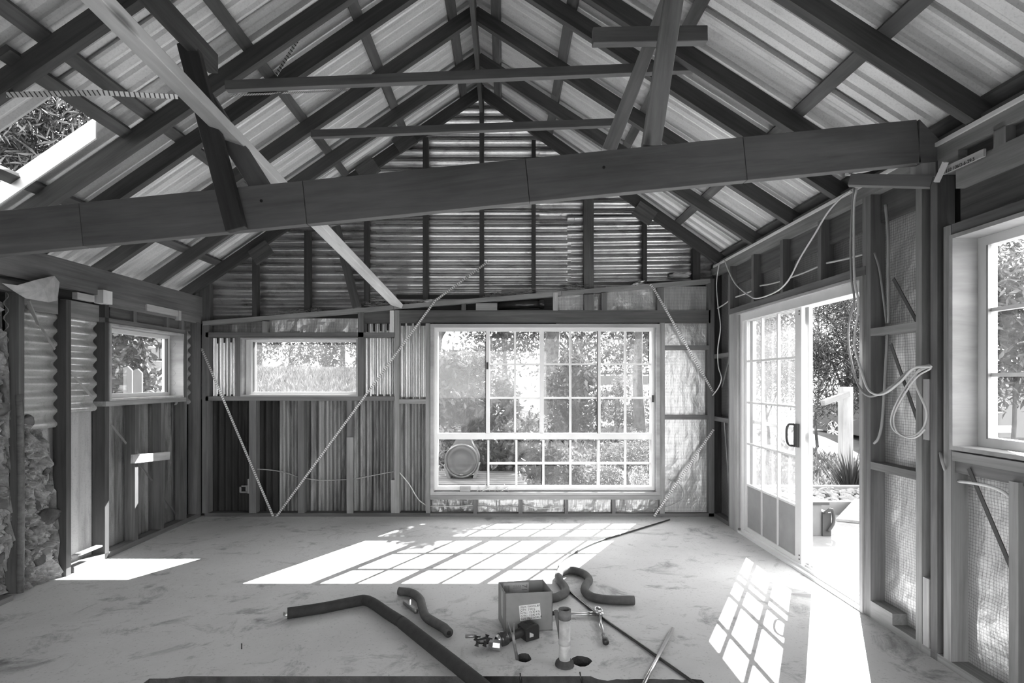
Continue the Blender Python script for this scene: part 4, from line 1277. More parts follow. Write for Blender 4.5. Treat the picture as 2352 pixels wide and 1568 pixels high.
# ================================================================ CARDBOARD BOX
def cardboard_box():
    c = Fl(1160.7, 1452); br = Fl(1268.6, 1446.5)
    ax = (br - c); ax.z = 0; W = 0.275; ax.normalize()
    ay = V((-ax.y, ax.x, 0)); ay = (ay + ax * -0.12).normalized()
    Dp, Hh, t = 0.185, 0.222, 0.004
    e = empty('cardboard_box', c, 'open brown cardboard box with a printed shipping label on the floor', 'box')
    up = V((0, 0, 1))
    def wall(name, a, b, n, h0, h1):
        mb = MB()
        poly = [a, b, b + up * h1, a + up * h0]
        mb.prism(poly, n * t)
        o = mb.build(name, 'cardboard', e); fix_normals(o); return o
    A, B, C_, D_ = c, c + ax * W, c + ax * W + ay * Dp, c + ay * Dp
    wall('front_wall', A, B, ay, Hh, Hh)
    wall('right_wall', B, C_, -ax, Hh, Hh + 0.004)
    bw = wall('rear_wall', D_, C_, -ay, Hh, Hh + 0.006)
    lw = wall('left_wall', A, D_, ax, Hh, Hh)
    mb = MB(); mb.prism([A, B, C_, D_], up * t); o = mb.build('base', 'cardboard', e); fix_normals(o)
    # shipping label on the front
    an = V((-ax.y, ax.x, 0))
    R = Matrix((ax, up, -an)).transposed().to_4x4()   # local x right, y up, z outwards
    o3 = c + ax * 0.085 + up * 0.062
    tilt = Matrix.Rotation(0.075, 4, 'Z')
    Mx = Matrix.Translation(o3 - an * 0.0012) @ R @ tilt
    mb = MB(); mb.box(0, 0.122, 0, 0.088, 0, 0.0006)
    lb = mesh_obj('shipping_label', mb.v, mb.f, 'paper_label', e); lb.matrix_basis = Mx
    for k, s in enumerate(('ITEM: TMV20-BP', 'QTY:  7 PCS', 'N.W.:  12.30 KG', 'G.W.:  12.80 KG', 'SIZE:28x21x24CM')):
        text_part('label_text', s, 0.0165, 'ink', Mx @ Matrix.Translation((0.005, 0.0705 - 0.0163 * k, 0.0008)), lb)
    # printed panel on the inside of the rear wall
    R2 = Matrix((ax, up, -an)).transposed().to_4x4()
    Mi = Matrix.Translation(D_ - an * (t + 0.0016) + ax * 0.03 + up * 0.10) @ R2
    mb = MB(); mb.box(0, 0.155, 0, 0.115, 0, 0.0005)
    ip = mesh_obj('inner_label', mb.v, mb.f, 'paper_scrap', e); ip.matrix_basis = Mi
    mb = MB()
    x = 0.005
    for wdt in (2, 1, 3, 1, 2, 2, 1, 3, 1, 1):
        mb.box(x, x + wdt * 0.0011, 0.06, 0.10, 0.0006, 0.0009); x += wdt * 0.0011 + 0.0016
    bc = mesh_obj('barcode', mb.v, mb.f, 'faint_ink', ip); bc.matrix_basis = Mi
    bc.matrix_parent_inverse = ip.matrix_basis.inverted()
    text_part('label_text', '71', 0.045, 'faint_ink', Mi @ Matrix.Translation((0.115, 0.105, 0.0008)) @ Matrix.Rotation(-math.pi / 2, 4, 'Z'), ip)
    for k in range(4):
        text_part('label_text', 'PCS', 0.012, 'faint_ink', Mi @ Matrix.Translation((0.06 + k * 0.013, 0.10, 0.0008)) @ Matrix.Rotation(-math.pi / 2, 4, 'Z'), ip)
    # torn tape on the left wall
    mb = MB(); mb.prism([A + ay * 0.06 - ax * 0.0008 + up * 0.05, A + ay * 0.10 - ax * 0.0008 + up * 0.06, A + ay * 0.12 - ax * 0.0008 + up * 0.215, A + ay * 0.05 - ax * 0.0008 + up * 0.21], ax * 0.0004)
    mb.build('packing_tape', 'paper_scrap', e)
cardboard_box()

# ================================================================ HOSES AND PIPES ON THE FLOOR
def fl(pts, z): return [Fl(p[0], p[1], z) + V((0, 0, p[2] if len(p) > 2 else 0)) for p in pts]
# long bent pipe lagging
e = empty('pipe_lagging', Fl(840, 1378), 'long black foam pipe lagging bent at a corner, with pipe ends inside', 'pipe')
r = 0.033
def onfloor(px, py): return Fl(px, py, r)
mb = MB(); mb.tube(smooth_path([onfloor(660, 1408), onfloor(740, 1396), onfloor(815, 1381), onfloor(838, 1378), onfloor(858, 1386), onfloor(890, 1408), onfloor(925, 1430)], 6), r, 14); mb.build('lagging_sleeve', 'black_foam', e, True)
mb = MB(); mb.tube(smooth_path([onfloor(924, 1430), onfloor(985, 1478), onfloor(1045, 1525), onfloor(1110, 1578), onfloor(1180, 1640)], 6), r * 1.06, 14); mb.build('lagging_sleeve', 'black_foam', e, True)
mb = MB(); mb.tube([onfloor(651, 1409) , onfloor(668, 1407)], 0.012, 10); mb.build('pipe_tip', 'steel', e, True)
mb = MB(); mb.tube([onfloor(654, 1413) , onfloor(668, 1409)], 0.009, 10); mb.build('pipe_tip', 'steel', e, True)
r = 0.027
mb = MB(); mb.tube(smooth_path([onfloor(916, 1357), onfloor(945, 1361), onfloor(964, 1375), onfloor(970, 1395), onfloor(978, 1415), onfloor(1000, 1430), onfloor(1020, 1442), onfloor(1031, 1453)], 6), r, 14)
hz = mb.build('foam_hose', 'grey_foam', None, True); tag(hz, 'short wavy grey foam hose offcut in front of the sun patch', 'hose')
d_ = (onfloor(1031, 1453) - onfloor(1020, 1442)).normalized()
mb = MB(); mb.lathe([(0.001, 0), (0.013, 0), (0.013, 0.002), (0.001, 0.002)], onfloor(1031, 1453) , d_, 12); mb.build('hose_bore', 'ink', hz, True)
r = 0.028
mb = MB(); mb.tube(smooth_path([onfloor(1245, 1374), onfloor(1275, 1372), onfloor(1297, 1362), onfloor(1297, 1348), onfloor(1284, 1330), onfloor(1286, 1316), onfloor(1312, 1309), onfloor(1340, 1317), onfloor(1353, 1331), onfloor(1345, 1345), onfloor(1344, 1358), onfloor(1362, 1371), onfloor(1400, 1377), onfloor(1457, 1378)], 6), r, 14)
hz = mb.build('foam_hose', 'grey_foam', None, True); tag(hz, 'long S-shaped dark foam hose curling behind the cardboard box', 'hose')
r = 0.008
mb = MB(); mb.tube(smooth_path([onfloor(1538, 1193), onfloor(1450, 1220), onfloor(1375, 1243), onfloor(1325, 1266), onfloor(1292, 1288), onfloor(1281, 1310), onfloor(1290, 1338), onfloor(1320, 1368), onfloor(1375, 1412), onfloor(1460, 1472), onfloor(1600, 1572), onfloor(1690, 1640)], 6), r, 10)
o = mb.build('poly_pipe', 'black_pipe', None, True); tag(o, 'thin black poly pipe curving from the back wall across the floor', 'pipe')
mb = MB(); mb.tube([Fl(1545, 1443, 0.012), Fl(1500, 1530, 0.014), Fl(1470, 1588, 0.014)], 0.0095, 10)
o = mb.build('metal_tube', 'steel', None, True); tag(o, 'straight thin silver tube lying across the black poly pipe', 'tube')

# upright waste pipe with couplings
b = Fl(1297, 1527); b.z = 0
e = empty('waste_pipe', b, 'upright dirty white plastic waste pipe stub set in the floor', 'pipe')
R_ = 0.0285
mb = MB(); mb.lathe([(R_, -0.10), (R_, 0.255), (R_ - 0.004, 0.255), (R_ - 0.004, 0.18)], b, n=20); mb.build('pipe_body', 'pvc', e, True)
mb = MB(); mb.lathe([(R_ + 0.001, 0.235), (R_ + 0.0035, 0.235), (R_ + 0.0035, 0.284), (R_ - 0.004, 0.284), (R_ - 0.004, 0.25), (0.001, 0.25)], b, n=20); mb.build('cap_ring', 'stone', e, True)
mb = MB(); mb.lathe([(R_, 0.105), (R_ + 0.0035, 0.108), (R_ + 0.0035, 0.125), (R_, 0.128)], b, n=20); mb.build('torn_wrap', 'paper_scrap', e, True)
mb = MB(); mb.lathe([(R_ + 0.022, -0.01), (R_ + 0.017, 0.018), (R_ + 0.004, 0.03), (R_, 0.03)], b, n=14); mb.build('mortar_collar', 'dark_stone', e, True)
lo = lump('pipe_plug', b + V((0, 0, 0.262)), 0.018, 'earth', e, 3.0, 2, (1, 1, 0.7), 0.4)
mb = MB(); mb.tube([b + V((-0.02, 0.03, 0.10)), b + V((-0.03, 0.035, 0.18)), b + V((-0.042, 0.035, 0.262))], [0.006, 0.008, 0.012], 6); mb.build('wrap_tail', 'stone', e, True)
# copper stub in its hole
b = Fl(1188, 1514); b.z = 0
t_ = P(1173, 1430, b.y)
e = empty('copper_stub', b, 'leaning crushed copper pipe stub rising from a hole in the floor', 'pipe')
ax_ = (t_ - b)
mb = MB(); mb.tube([b - ax_ * 0.25, b + ax_ * 0.4, b + ax_ * 0.72], [0.009, 0.0085, 0.008], 10); mb.build('pipe_stem', 'copper', e, True)
mb = MB()
mb.bar(b + ax_ * 0.70 + V((-0.006, 0, 0)), b + ax_ * 1.02 + V((-0.014, 0, 0)), 0.016, 0.004, up=(1, 0.3, 0)); mb.bar(b + ax_ * 0.70 + V((0.006, 0, 0)), b + ax_ * 0.98 + V((0.016, 0, 0)), 0.016, 0.004, up=(1, -0.3, 0))
mb.build('split_end', 'copper', e)
# starter bars in the chase
for i, (xa, ya, xb, yb) in enumerate(((1196, 1572, 1195, 1546), (1340, 1572, 1332, 1543))):
    a_ = Fl(xa, 1566, -0.02); a_.z = -0.068
    b_ = P(xb, yb, a_.y)
    mb = MB(); mb.tube([a_, (a_ + b_) / 2, b_], 0.004, 6)
    o = mb.build('tie_wire', 'black_pipe', None, True); tag(o, ['thin dark wire standing upright in the floor chase', 'bent dark wire leaning out of the floor chase below the waste pipe'][i], 'wire')
a_ = Fl(555, 1490); mb = MB(); mb.tube([a_, a_ + V((0.0, 0, 0.03))], 0.003, 6); o = mb.build('nail', 'black_pipe'); tag(o, 'single nail standing in the floor slab at the left', 'nail')

# ================================================================ TOOLS
def press_tool():
    b = Fl(1215, 1466); h = Fl(1128, 1492)
    e = empty('press_tool', (b + h) / 2, 'black cordless pipe press tool with silver head lying on the floor', 'tool')
    ax = (h - b); ax.z = 0; ax.normalize(); ay = V((-ax.y, ax.x, 0))
    def pt(u, v, z): return b + ax * u + ay * v + V((0, 0, z))
    # battery: stepped block
    mb = MB()
    mb.prism([pt(-0.045, -0.042, 0.005), pt(0.04, -0.042, 0.005), pt(0.05, -0.04, 0.075), pt(0.03, -0.03, 0.09), pt(-0.03, -0.03, 0.09), pt(-0.045, -0.04, 0.07)], ay * 0.078)
    o = mb.build('battery', 'black_plastic', e); fix_normals(o)
    for k in range(4):
        mb2 = MB(); mb2.bar(pt(-0.02, -0.02 + 0.014 * k, 0.0915), pt(0.026, -0.02 + 0.014 * k, 0.0915), 0.006, 0.003); mb2.build('battery_rib', 'black_foam', o)
    mb2 = MB(); q = pt(-0.046, -0.02, 0.045); mb2.prism([pt(-0.005, 0.0365, 0.025), pt(0.02, 0.0365, 0.025), pt(0.02, 0.0365, 0.055), pt(-0.005, 0.0365, 0.055)], ay * 0.001)
    st = mb2.build('battery_sticker', 'pvc', o); fix_normals(st)
    mb = MB(); mb.tube(smooth_path([pt(0.03, 0, 0.05), pt(0.07, 0, 0.046), pt(0.12, 0, 0.042), pt(0.15, 0, 0.042)], 4), [0.028, 0.027, 0.026, 0.0255, 0.025, 0.025, 0.025, 0.025, 0.026, 0.027, 0.028, 0.029, 0.03], 14); mb.build('handle', 'black_plastic', e, True)
    mb = MB(); mb.lathe([(0.001, 0), (0.034, 0.0), (0.038, 0.012), (0.038, 0.04), (0.03, 0.05), (0.001, 0.05)], pt(0.145, 0, 0.042), ax, 18); mb.build('motor_collar', 'black_pipe', e, True)
    mb = MB(); mb.lathe([(0.026, 0), (0.028, 0.006), (0.02, 0.02), (0.018, 0.02)], pt(0.192, 0, 0.042), ax, 16); mb.build('chrome_ring', 'steel', e, True)
    ax2 = (ax * 0.6 + ay * -0.8).normalized()
    mb = MB(); mb.tube([pt(0.205, 0.035, 0.028), pt(0.23, 0.01, 0.028), pt(0.245, -0.012, 0.028)], [0.028, 0.029, 0.022], 8); mb.build('press_head', 'steel', e)
    # jaws with bosses
    mb = MB(); mb.tube([pt(0.22, -0.03, 0.03), pt(0.255, -0.045, 0.034), pt(0.30, -0.055, 0.036)], [0.014, 0.02, 0.012], 8); mb.build('jaw', 'black_pipe', e)
    for u, v, z in ((0.235, -0.065, 0.04), (0.27, -0.02, 0.03), (0.295, -0.075, 0.045), (0.31, -0.035, 0.035)):
        mb = MB(); mb.lathe([(0.004, -0.014), (0.013, -0.013), (0.008, -0.004), (0.008, 0.004), (0.013, 0.013), (0.004, 0.014)], pt(u, v, z), (0.3, 0.4, 0.9), 8); mb.build('jaw_boss', 'black_plastic', e)
    mb = MB(); mb.tube([pt(0.262, -0.088, 0.045), pt(0.34, -0.115, 0.05)], 0.010, 10); mb.build('jaw_pin', 'dull_steel', e, True)
press_tool()
def expander():
    h = Fl(1372, 1408, 0.02); a = Fl(1272, 1408, 0.02); g2 = Fl(1391, 1472, 0.02)
    e = empty('pipe_expander', h, 'long-handled steel ratchet pipe tool lying open behind the waste pipe', 'tool')
    mb = MB(); mb.lathe([(0.02, -0.012), (0.026, -0.012), (0.026, 0.012), (0.02, 0.012), (0.02, -0.012)], h + V((0.005, 0.01, 0.012)), (0.2, -0.5, 0.8), 18); mb.build('head_ring', 'steel', e, True)
    mb = MB(); mb.lathe([(0.001, 0), (0.017, 0), (0.017, 0.02), (0.001, 0.02)], h + V((0.012, -0.03, 0.005)), (0.2, -0.2, 0.9), 12); mb.build('pivot', 'steel', e, True)
    for z in (0.006, -0.008):
        mb = MB(); mb.tube([h + V((-0.01, 0, z)), a * 0.25 + h * 0.75 + V((0, 0, z)), a + V((0.02, 0, z * 0.4))], [0.009, 0.006, 0.005], 8); mb.build('arm', 'steel', e, True)
        mb = MB(); mb.tube([h + V((0.012, -0.025, z)), h * 0.6 + g2 * 0.4 + V((z * 0.7, 0, z)), g2 * 0.75 + h * 0.25 + V((0, 0, z * 0.3))], [0.009, 0.006, 0.005], 8); mb.build('arm', 'steel', e, True)
    mb = MB(); mb.tube([a + V((0.03, 0, 0)), a + V((0.0, 0, 0)), a + V((-0.03, 0, 0))], [0.008, 0.013, 0.015], 10); mb.build('grip', 'black_plastic', e, True)
    d = (g2 - h).normalized()
    for k in range(4):
        mb = MB(); mb.lathe([(0.009, 0), (0.0135, 0.002), (0.0135, 0.010), (0.009, 0.012)], g2 - d * (0.075 - 0.0145 * k), d, 12); mb.build('grip_ring', 'dull_steel', e, True)
    mb = MB(); mb.lathe([(0.011, -0.022), (0.016, -0.018), (0.018, 0.012), (0.012, 0.02), (0.001, 0.02)], g2, d, 12); mb.build('grip', 'black_plastic', e, True)
expander()
def clamp():
    a = Fl(929, 1381, 0.015); b = Fl(952, 1400, 0.015)
    e = empty('pipe_clamp', b, 'small steel pipe clamp beside the wavy foam hose', 'clamp')
    mb = MB(); mb.bar(a, b, 0.022, 0.022); mb.build('clamp_bar', 'dull_steel', e)
    mb = MB(); d = (b - a).normalized(); mb.lathe([(0.001, 0), (0.016, 0), (0.016, 0.022), (0.008, 0.03), (0.001, 0.03)], b, d, 12); mb.build('clamp_screw', 'dull_steel', e, True)
    mb = MB(); mb.bar(a * 0.4 + b * 0.6, a * 0.4 + b * 0.6 + V((0.0, 0.01, 0.04)), 0.012, 0.008, up=(1, 0, 0)); mb.build('clamp_lever', 'steel', e)
clamp()
# scattered chips on the slab
rg = random.Random(12)
for i, (px, py) in enumerate(((846, 1425), (848, 1436), (1420, 1458), (1395, 1392), (2070, 1497), (1370, 1444))):
    pass

# ================================================================ OUTSIDE
mb = MB()
def gz(x, y):
    """garden surface: flat by the house, a bank rising behind the back wall"""
    s = max(0.0, min(1.0, (y - 8.5) / 7.0)); s = s * s * (3 - 2 * s)
    k = max(0.0, min(1.0, (1.5 - x) / 4.5))
    return -0.16 + s * (0.3 + 1.45 * k) + 0.05 * noise.noise(V((x * 0.7, y * 0.7, 0)))
xs = np.concatenate([np.linspace(-60, -12, 12), np.linspace(-11, 14, 51), np.linspace(16, 60, 12)])
ys = np.concatenate([np.linspace(-40, -3, 8), np.linspace(-2, 24, 53), np.linspace(27, 80, 10)])
vs = [(x, y, gz(x, y)) for y in ys for x in xs]
nx = len(xs)
fs = [(j * nx + i, j * nx + i + 1, (j + 1) * nx + i + 1, (j + 1) * nx + i) for j in range(len(ys) - 1) for i in range(nx - 1)]
mb.add(vs, fs)
o = mb.build('ground', 'grass_ground', None, True); tag(o, label='sunlit dry grass ground outside', kind='structure')
mb = MB(); mb.box(XR + 0.14, 7.2, -1.5, 7.6, -0.2, -0.02)
o = mb.build('patio', 'patio'); tag(o, label='pale concrete patio outside the sliding door', kind='structure')

def leaves(n, cen, rad, size, seed, clumps=26, narrow=0.4, spread=0.34, droop=0.0):
    """n folded leaves gathered in clumps through an ellipsoid"""
    r = np.random.RandomState(seed)
    d = r.normal(size=(clumps, 3)); d /= np.linalg.norm(d, axis=1)[:, None]
    cc = d * (r.uniform(0.25, 1.0, (clumps, 1)) ** 0.6)
    k = r.randint(0, clumps, n)
    p = cc[k] + r.normal(size=(n, 3)) * spread * 0.55
    p = p * np.array(rad)
    a = r.normal(size=(n, 3)); a[:, 2] -= droop; a /= np.linalg.norm(a, axis=1)[:, None]
    b = np.cross(a, r.normal(size=(n, 3))); b /= np.linalg.norm(b, axis=1)[:, None]
    c = np.cross(a, b)
    s = size * r.uniform(0.6, 1.3, (n, 1))
    v0 = p - a * s; v2 = p + a * s
    v1 = p + b * s * narrow + c * s * 0.15; v3 = p - b * s * narrow + c * s * 0.15
    vv = np.stack([v0, v1, v2, v3], 1).reshape(-1, 3)
    f = np.arange(n * 4).reshape(-1, 4)
    ff = np.concatenate([f[:, [0, 1, 2]], f[:, [0, 2, 3]]])
    return vv, ff
def np_mesh(name, vv, ff, m, loc, parent=None):
    me = bpy.data.meshes.new(name)
    me.vertices.add(len(vv)); me.vertices.foreach_set('co', vv.astype(np.float32).ravel())
    me.loops.add(ff.size); me.loops.foreach_set('vertex_index', ff.astype(np.int32).ravel())
    me.polygons.add(len(ff)); me.polygons.foreach_set('loop_start', np.arange(0, ff.size, ff.shape[1], dtype=np.int32))
    me.update(calc_edges=True); me.validate()
    me.materials.append(MATS[m])
    o = bpy.data.objects.new(name, me); col.objects.link(o); o.location = loc
    if parent is not None:
        o.parent = parent; o.matrix_parent_inverse = parent.matrix_basis.inverted()
    return o
def plant(name, base, cen, rad, n, size, m, label, cat, group, seed, trunk=0.03, tm='bark', narrow=0.4, clumps=26, branches=6, spread=0.34):
    base = V(base); cen = V(cen)
    e = empty(name, base, label, cat, group)
    vv, ff = leaves(n, cen, rad, size, seed, clumps, narrow, spread)
    f = np_mesh('foliage', vv, ff, m, cen, e); f['kind'] = 'stuff'
    r = random.Random(seed)
    mb = MB()
    mid = base * 0.45 + cen * 0.55
    mb.tube(smooth_path([base - V((0, 0, 0.1)), (base * 0.7 + cen * 0.3) + V((r.uniform(-.1, .1), 0, 0)), mid, cen + V((0, 0, rad[2] * 0.4))], 4), [trunk * q for q in np.linspace(1.2, 0.35, 13)], 8)
    for k in range(branches):
        a = r.uniform(0, 6.28)
        st = base * r.uniform(0.2, 0.5) + cen * 0.5; st = base.lerp(cen, r.uniform(0.45, 0.95))
        en = cen + V((math.cos(a) * rad[0] * 0.75, math.sin(a) * rad[1] * 0.75, r.uniform(-0.2, 0.75) * rad[2]))
        mb.tube([st, st.lerp(en, 0.5) + V((0, 0, 0.08 * rad[2])), en], [trunk * 0.55, trunk * 0.35, trunk * 0.12], 5)
    mb.build('trunk', tm, e, True)
    return e
G1 = 'shrubs outside the big window'
def bush(px, py, d, rx, rz_, n, size, m, label, seed, **k):
    c = P(px, py, d); b = V((c.x, c.y, gz(c.x, c.y)))
    return plant('garden_shrub', b, c, (rx, rx * 0.9, rz_), n, size, m, label, 'shrub', G1, seed, **k)
bush(1062, 905, 7.6, 0.50, 0.62, 4200, 0.055, 'leaf_mid', 'rounded leafy shrub behind the plain left pane of the big window', 11)
bush(1138, 930, 8.4, 0.42, 0.62, 2600, 0.055, 'leaf_mid', 'leafy shrub behind the second column of panes', 12)
bush(1312, 915, 9.0, 0.55, 0.62, 3600, 0.058, 'leaf_mid', 'rounded shrub in the middle of the big window', 13)
bush(1172, 1045, 7.3, 0.50, 0.30, 2600, 0.055, 'leaf_mid', 'low dark shrub behind the outdoor table', 14)
bush(1085, 1040, 7.9, 0.45, 0.32, 2400, 0.045, 'leaf_mid', 'low shrub behind the round drum', 15)
bush(1300, 1075, 7.6, 0.50, 0.26, 3000, 0.040, 'leaf_pale', 'pale low shrub under the middle panes', 16)
bush(1440, 1060, 8.0, 0.60, 0.40, 4200, 0.040, 'leaf_pale', 'pale feathery shrub at the lower right panes', 17, narrow=0.2)
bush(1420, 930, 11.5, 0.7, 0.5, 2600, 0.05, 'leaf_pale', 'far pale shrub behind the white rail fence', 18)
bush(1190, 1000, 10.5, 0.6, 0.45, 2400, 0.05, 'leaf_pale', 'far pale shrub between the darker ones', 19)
# dark twigs in front
for i, (a_, b_) in enumerate((((1205, 990), (1222, 930)), ((1208, 985), (1240, 945)), ((1150, 985), (1175, 955)))):
    A, B = P(*a_, 7.0), P(*b_, 7.0)
    e = empty('garden_sprig', (A.x, A.y, -0.1), ['upright dark sprig outside the second column of panes', 'slanting dark sprig outside the second column of panes', 'small dark sprig low behind the second column of panes'][i], 'sprig', 'dark sprigs outside the window')
    mb = MB(); mb.tube([V((A.x - 0.05, A.y, -0.12)), A, B], 0.004, 5); mb.build('stem', 'bark', e)
    vv, ff = leaves(60, None, (0.02, 0.02, 0.02), 0.022, 60 + i, 6, 0.4)
    tt = np.random.RandomState(i).uniform(0, 1, 60)
    vv = vv + np.repeat(np.array([list(A.lerp(B, float(q))) for q in tt]) - np.array(list(A)), 4, 0)
    np_mesh('sprig_leaves', vv, ff, 'leaf_dark', A, e)['kind'] = 'stuff'
# big tree trunk and far trees on the bank
G2 = 'trees on the bank behind the house'
def tree(x, y, h, crown, n, size, m, label, seed, tm='bark', trunk=0.14, clumps=40, **k):
    b = V((x, y, gz(x, y)))
    return plant('garden_tree', b, b + V((0, 0, h)), crown, n, size, m, label, 'tree', G2, seed, trunk=trunk, tm=tm, clumps=clumps, branches=9, **k)
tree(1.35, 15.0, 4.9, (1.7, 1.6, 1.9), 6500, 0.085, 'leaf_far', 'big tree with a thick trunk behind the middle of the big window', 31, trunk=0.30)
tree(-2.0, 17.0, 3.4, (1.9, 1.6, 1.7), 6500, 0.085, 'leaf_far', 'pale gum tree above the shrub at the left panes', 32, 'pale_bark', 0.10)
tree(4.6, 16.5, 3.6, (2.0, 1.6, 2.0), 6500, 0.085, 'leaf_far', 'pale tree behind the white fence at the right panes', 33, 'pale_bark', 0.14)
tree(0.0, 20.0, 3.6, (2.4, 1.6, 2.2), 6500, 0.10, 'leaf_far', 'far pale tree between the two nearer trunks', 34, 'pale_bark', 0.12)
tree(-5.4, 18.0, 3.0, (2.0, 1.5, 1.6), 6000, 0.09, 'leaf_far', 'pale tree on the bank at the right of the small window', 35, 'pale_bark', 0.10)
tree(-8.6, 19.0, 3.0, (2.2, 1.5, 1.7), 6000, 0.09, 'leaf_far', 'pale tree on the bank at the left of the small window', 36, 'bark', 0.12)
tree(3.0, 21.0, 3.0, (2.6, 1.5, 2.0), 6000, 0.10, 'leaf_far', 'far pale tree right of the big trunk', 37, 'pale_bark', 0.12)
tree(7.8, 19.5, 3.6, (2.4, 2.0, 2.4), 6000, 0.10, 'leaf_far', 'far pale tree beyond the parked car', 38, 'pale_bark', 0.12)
for i, (x, y, h, rx, rz_, m) in enumerate(((-8.6, 17.2, 1.0, 1.0, 0.75, 'leaf_far'), (-7.0, 17.6, 1.2, 0.9, 0.9, 'leaf_pale'), (-5.6, 17.0, 1.0, 0.9, 0.8, 'leaf_far'), (-4.2, 17.4, 1.1, 0.9, 0.9, 'leaf_pale'))):
    b = V((x, y, gz(x, y)))
    plant('bank_shrub', b, b + V((0, 0, h)), (rx, 0.8, rz_), 3000, 0.06, m, 'shrub on top of the bank, ' + ('farthest left through the small window', 'second from the left through the small window', 'third from the left through the small window', 'rightmost through the small window')[i], 'shrub', 'shrubs on top of the bank', 130 + i)
b = V((2.75, 10.74, gz(2.75, 10.74)))
plant('garden_tree', b, (2.6, 10.74, 4.95), (0.55, 0.5, 0.62), 2600, 0.06, 'leaf_mid', 'slim dark-trunked tree seen at the right edge of the big window', 'tree', G2, 39, trunk=0.11, clumps=26, branches=7)
# grass standing on the bank
def grass(n, x0, x1, y0, y1, h, name, label, m, seed):
    r = np.random.RandomState(seed)
    x = r.uniform(x0, x1, n); y = r.uniform(y0, y1, n)
    z = np.array([gz(a, b) for a, b in zip(x, y)])
    p = np.stack([x, y, z], 1)
    a = r.uniform(0, 6.283, n); s = h * r.uniform(0.5, 1.3, n)
    wd = 0.022 * (1 + (y - y0) / max(1, y1 - y0))
    t = np.stack([np.cos(a) * wd, np.sin(a) * wd, np.zeros(n)], 1)
    tip = p + np.stack([r.normal(size=n) * 0.35 * s, r.normal(size=n) * 0.35 * s, s], 1)
    vv = np.stack([p - t, p + t, tip], 1).reshape(-1, 3); ff = np.arange(n * 3).reshape(-1, 3)
    o = np_mesh(name, vv, ff, m, (0, 0, 0)); tag(o, label, 'grass', kind='stuff')
grass(60000, -10.5, -0.5, 8.6, 17.5, 0.26, 'bank_grass', 'long pale grass covering the sunny bank seen through the small window', 'grass_blade', 5)
grass(12000, -0.5, 6.5, 7.2, 15, 0.12, 'garden_grass', 'short pale garden grass beyond the big window', 'grass_blade', 6)

# --- outdoor table with the drum on it
tc = P(1105, 1100, 6.55)
e = empty('outdoor_table', (tc.x, tc.y, -0.1), 'pale slatted outdoor table below the big window', 'table')
for k in range(7):
    y = 6.10 + k * 0.13
    board('slat', (-0.88, y, 0.27), (0.25 - 0.02 * k, y, 0.27), 0.115, 0.03, 'table_top', e)
for x, y in ((-0.8, 6.15), (0.2, 6.15), (-0.8, 6.8), (0.12, 6.8)):
    bx('leg', x - 0.03, x + 0.03, y - 0.03, y + 0.03, -0.18, 0.255, 'table_top', e)
dc = P(1060, 1072, 6.40)
e = empty('metal_drum', (dc.x, dc.y, 0.285), 'round metal drum with ringed pale lid standing on the outdoor table', 'drum')
Rr = 0.205
dc.z = 0.285 + Rr + 0.002
mb = MB(); mb.lathe([(Rr * 0.98, 0.0), (Rr, 0.02), (Rr, 0.30), (Rr * 0.9, 0.33), (0.001, 0.33)], dc, (0, 1, 0), 32); mb.build('drum_body', 'drum_metal', e, True)
mb = MB(); mb.lathe([(Rr * 0.86, 0.01), (Rr * 0.88, -0.02), (Rr * 0.98, -0.025), (Rr * 1.0, 0.0)], dc, (0, 1, 0), 32); mb.build('rim', 'drum_metal', e, True)
mb = MB(); mb.lathe([(Rr * 0.87, 0.0), (Rr * 0.7, -0.008), (Rr * 0.66, 0.004), (Rr * 0.3, 0.0), (0.001, 0.0)], dc, (0, 1, 0), 32); mb.build('lid', 'drum_metal', e, True)
mb = MB(); mb.box(dc.x - 0.02, dc.x + 0.02, dc.y - 0.02, dc.y - 0.002, dc.z - 0.165, dc.z - 0.15); mb.build('latch', 'dull_steel', e)
mb = MB()
mb.prism([dc + V((-0.13, 0.06, 0.15)), dc + V((-0.06, 0.06, 0.27)), dc + V((0.02, 0.06, 0.30)), dc + V((0.10, 0.06, 0.25)), dc + V((0.17, 0.06, 0.12))], (0, 0.2, 0)); o = mb.build('hood', 'drum_metal', e); fix_normals(o)
for s in (-1, 1):
    mb = MB(); mb.prism([dc + V((s * 0.19, 0.0, -0.05)), dc + V((s * 0.215, 0.0, -0.05)), dc + V((s * 0.17, 0.0, -Rr)), dc + V((s * 0.13, 0.0, -Rr))], (0, 0.25, 0)); o = mb.build('cradle', 'dull_steel', e); fix_normals(o)

# --- white rail fence beyond
e = empty('rail_fence', P(1405, 985, 13.0), 'white post and rail fence seen through the right-hand panes', 'fence')
for ya, yb in ((862, 884), (930, 934)):
    a_, b_ = P(1322, ya, 13.0), P(1520, yb, 13.0)
    bx('rail', a_.x, b_.x, 12.97, 13.03, b_.z, a_.z, 'fence_white', e)
bx('rail', P(1325, 0, 13).x, P(1520, 0, 13).x, 13.0, 13.06, P(0, 860, 13).z, P(0, 855, 13).z, 'bark', e)
for px in (1345, 1418, 1462, 1500):
    c = P(px, 900, 13.05); bx('post', c.x - 0.06, c.x + 0.06, 13.05, 13.15, gz(c.x, 13.1) - 0.1, P(0, 866, 13.05).z, 'fence_white', e)

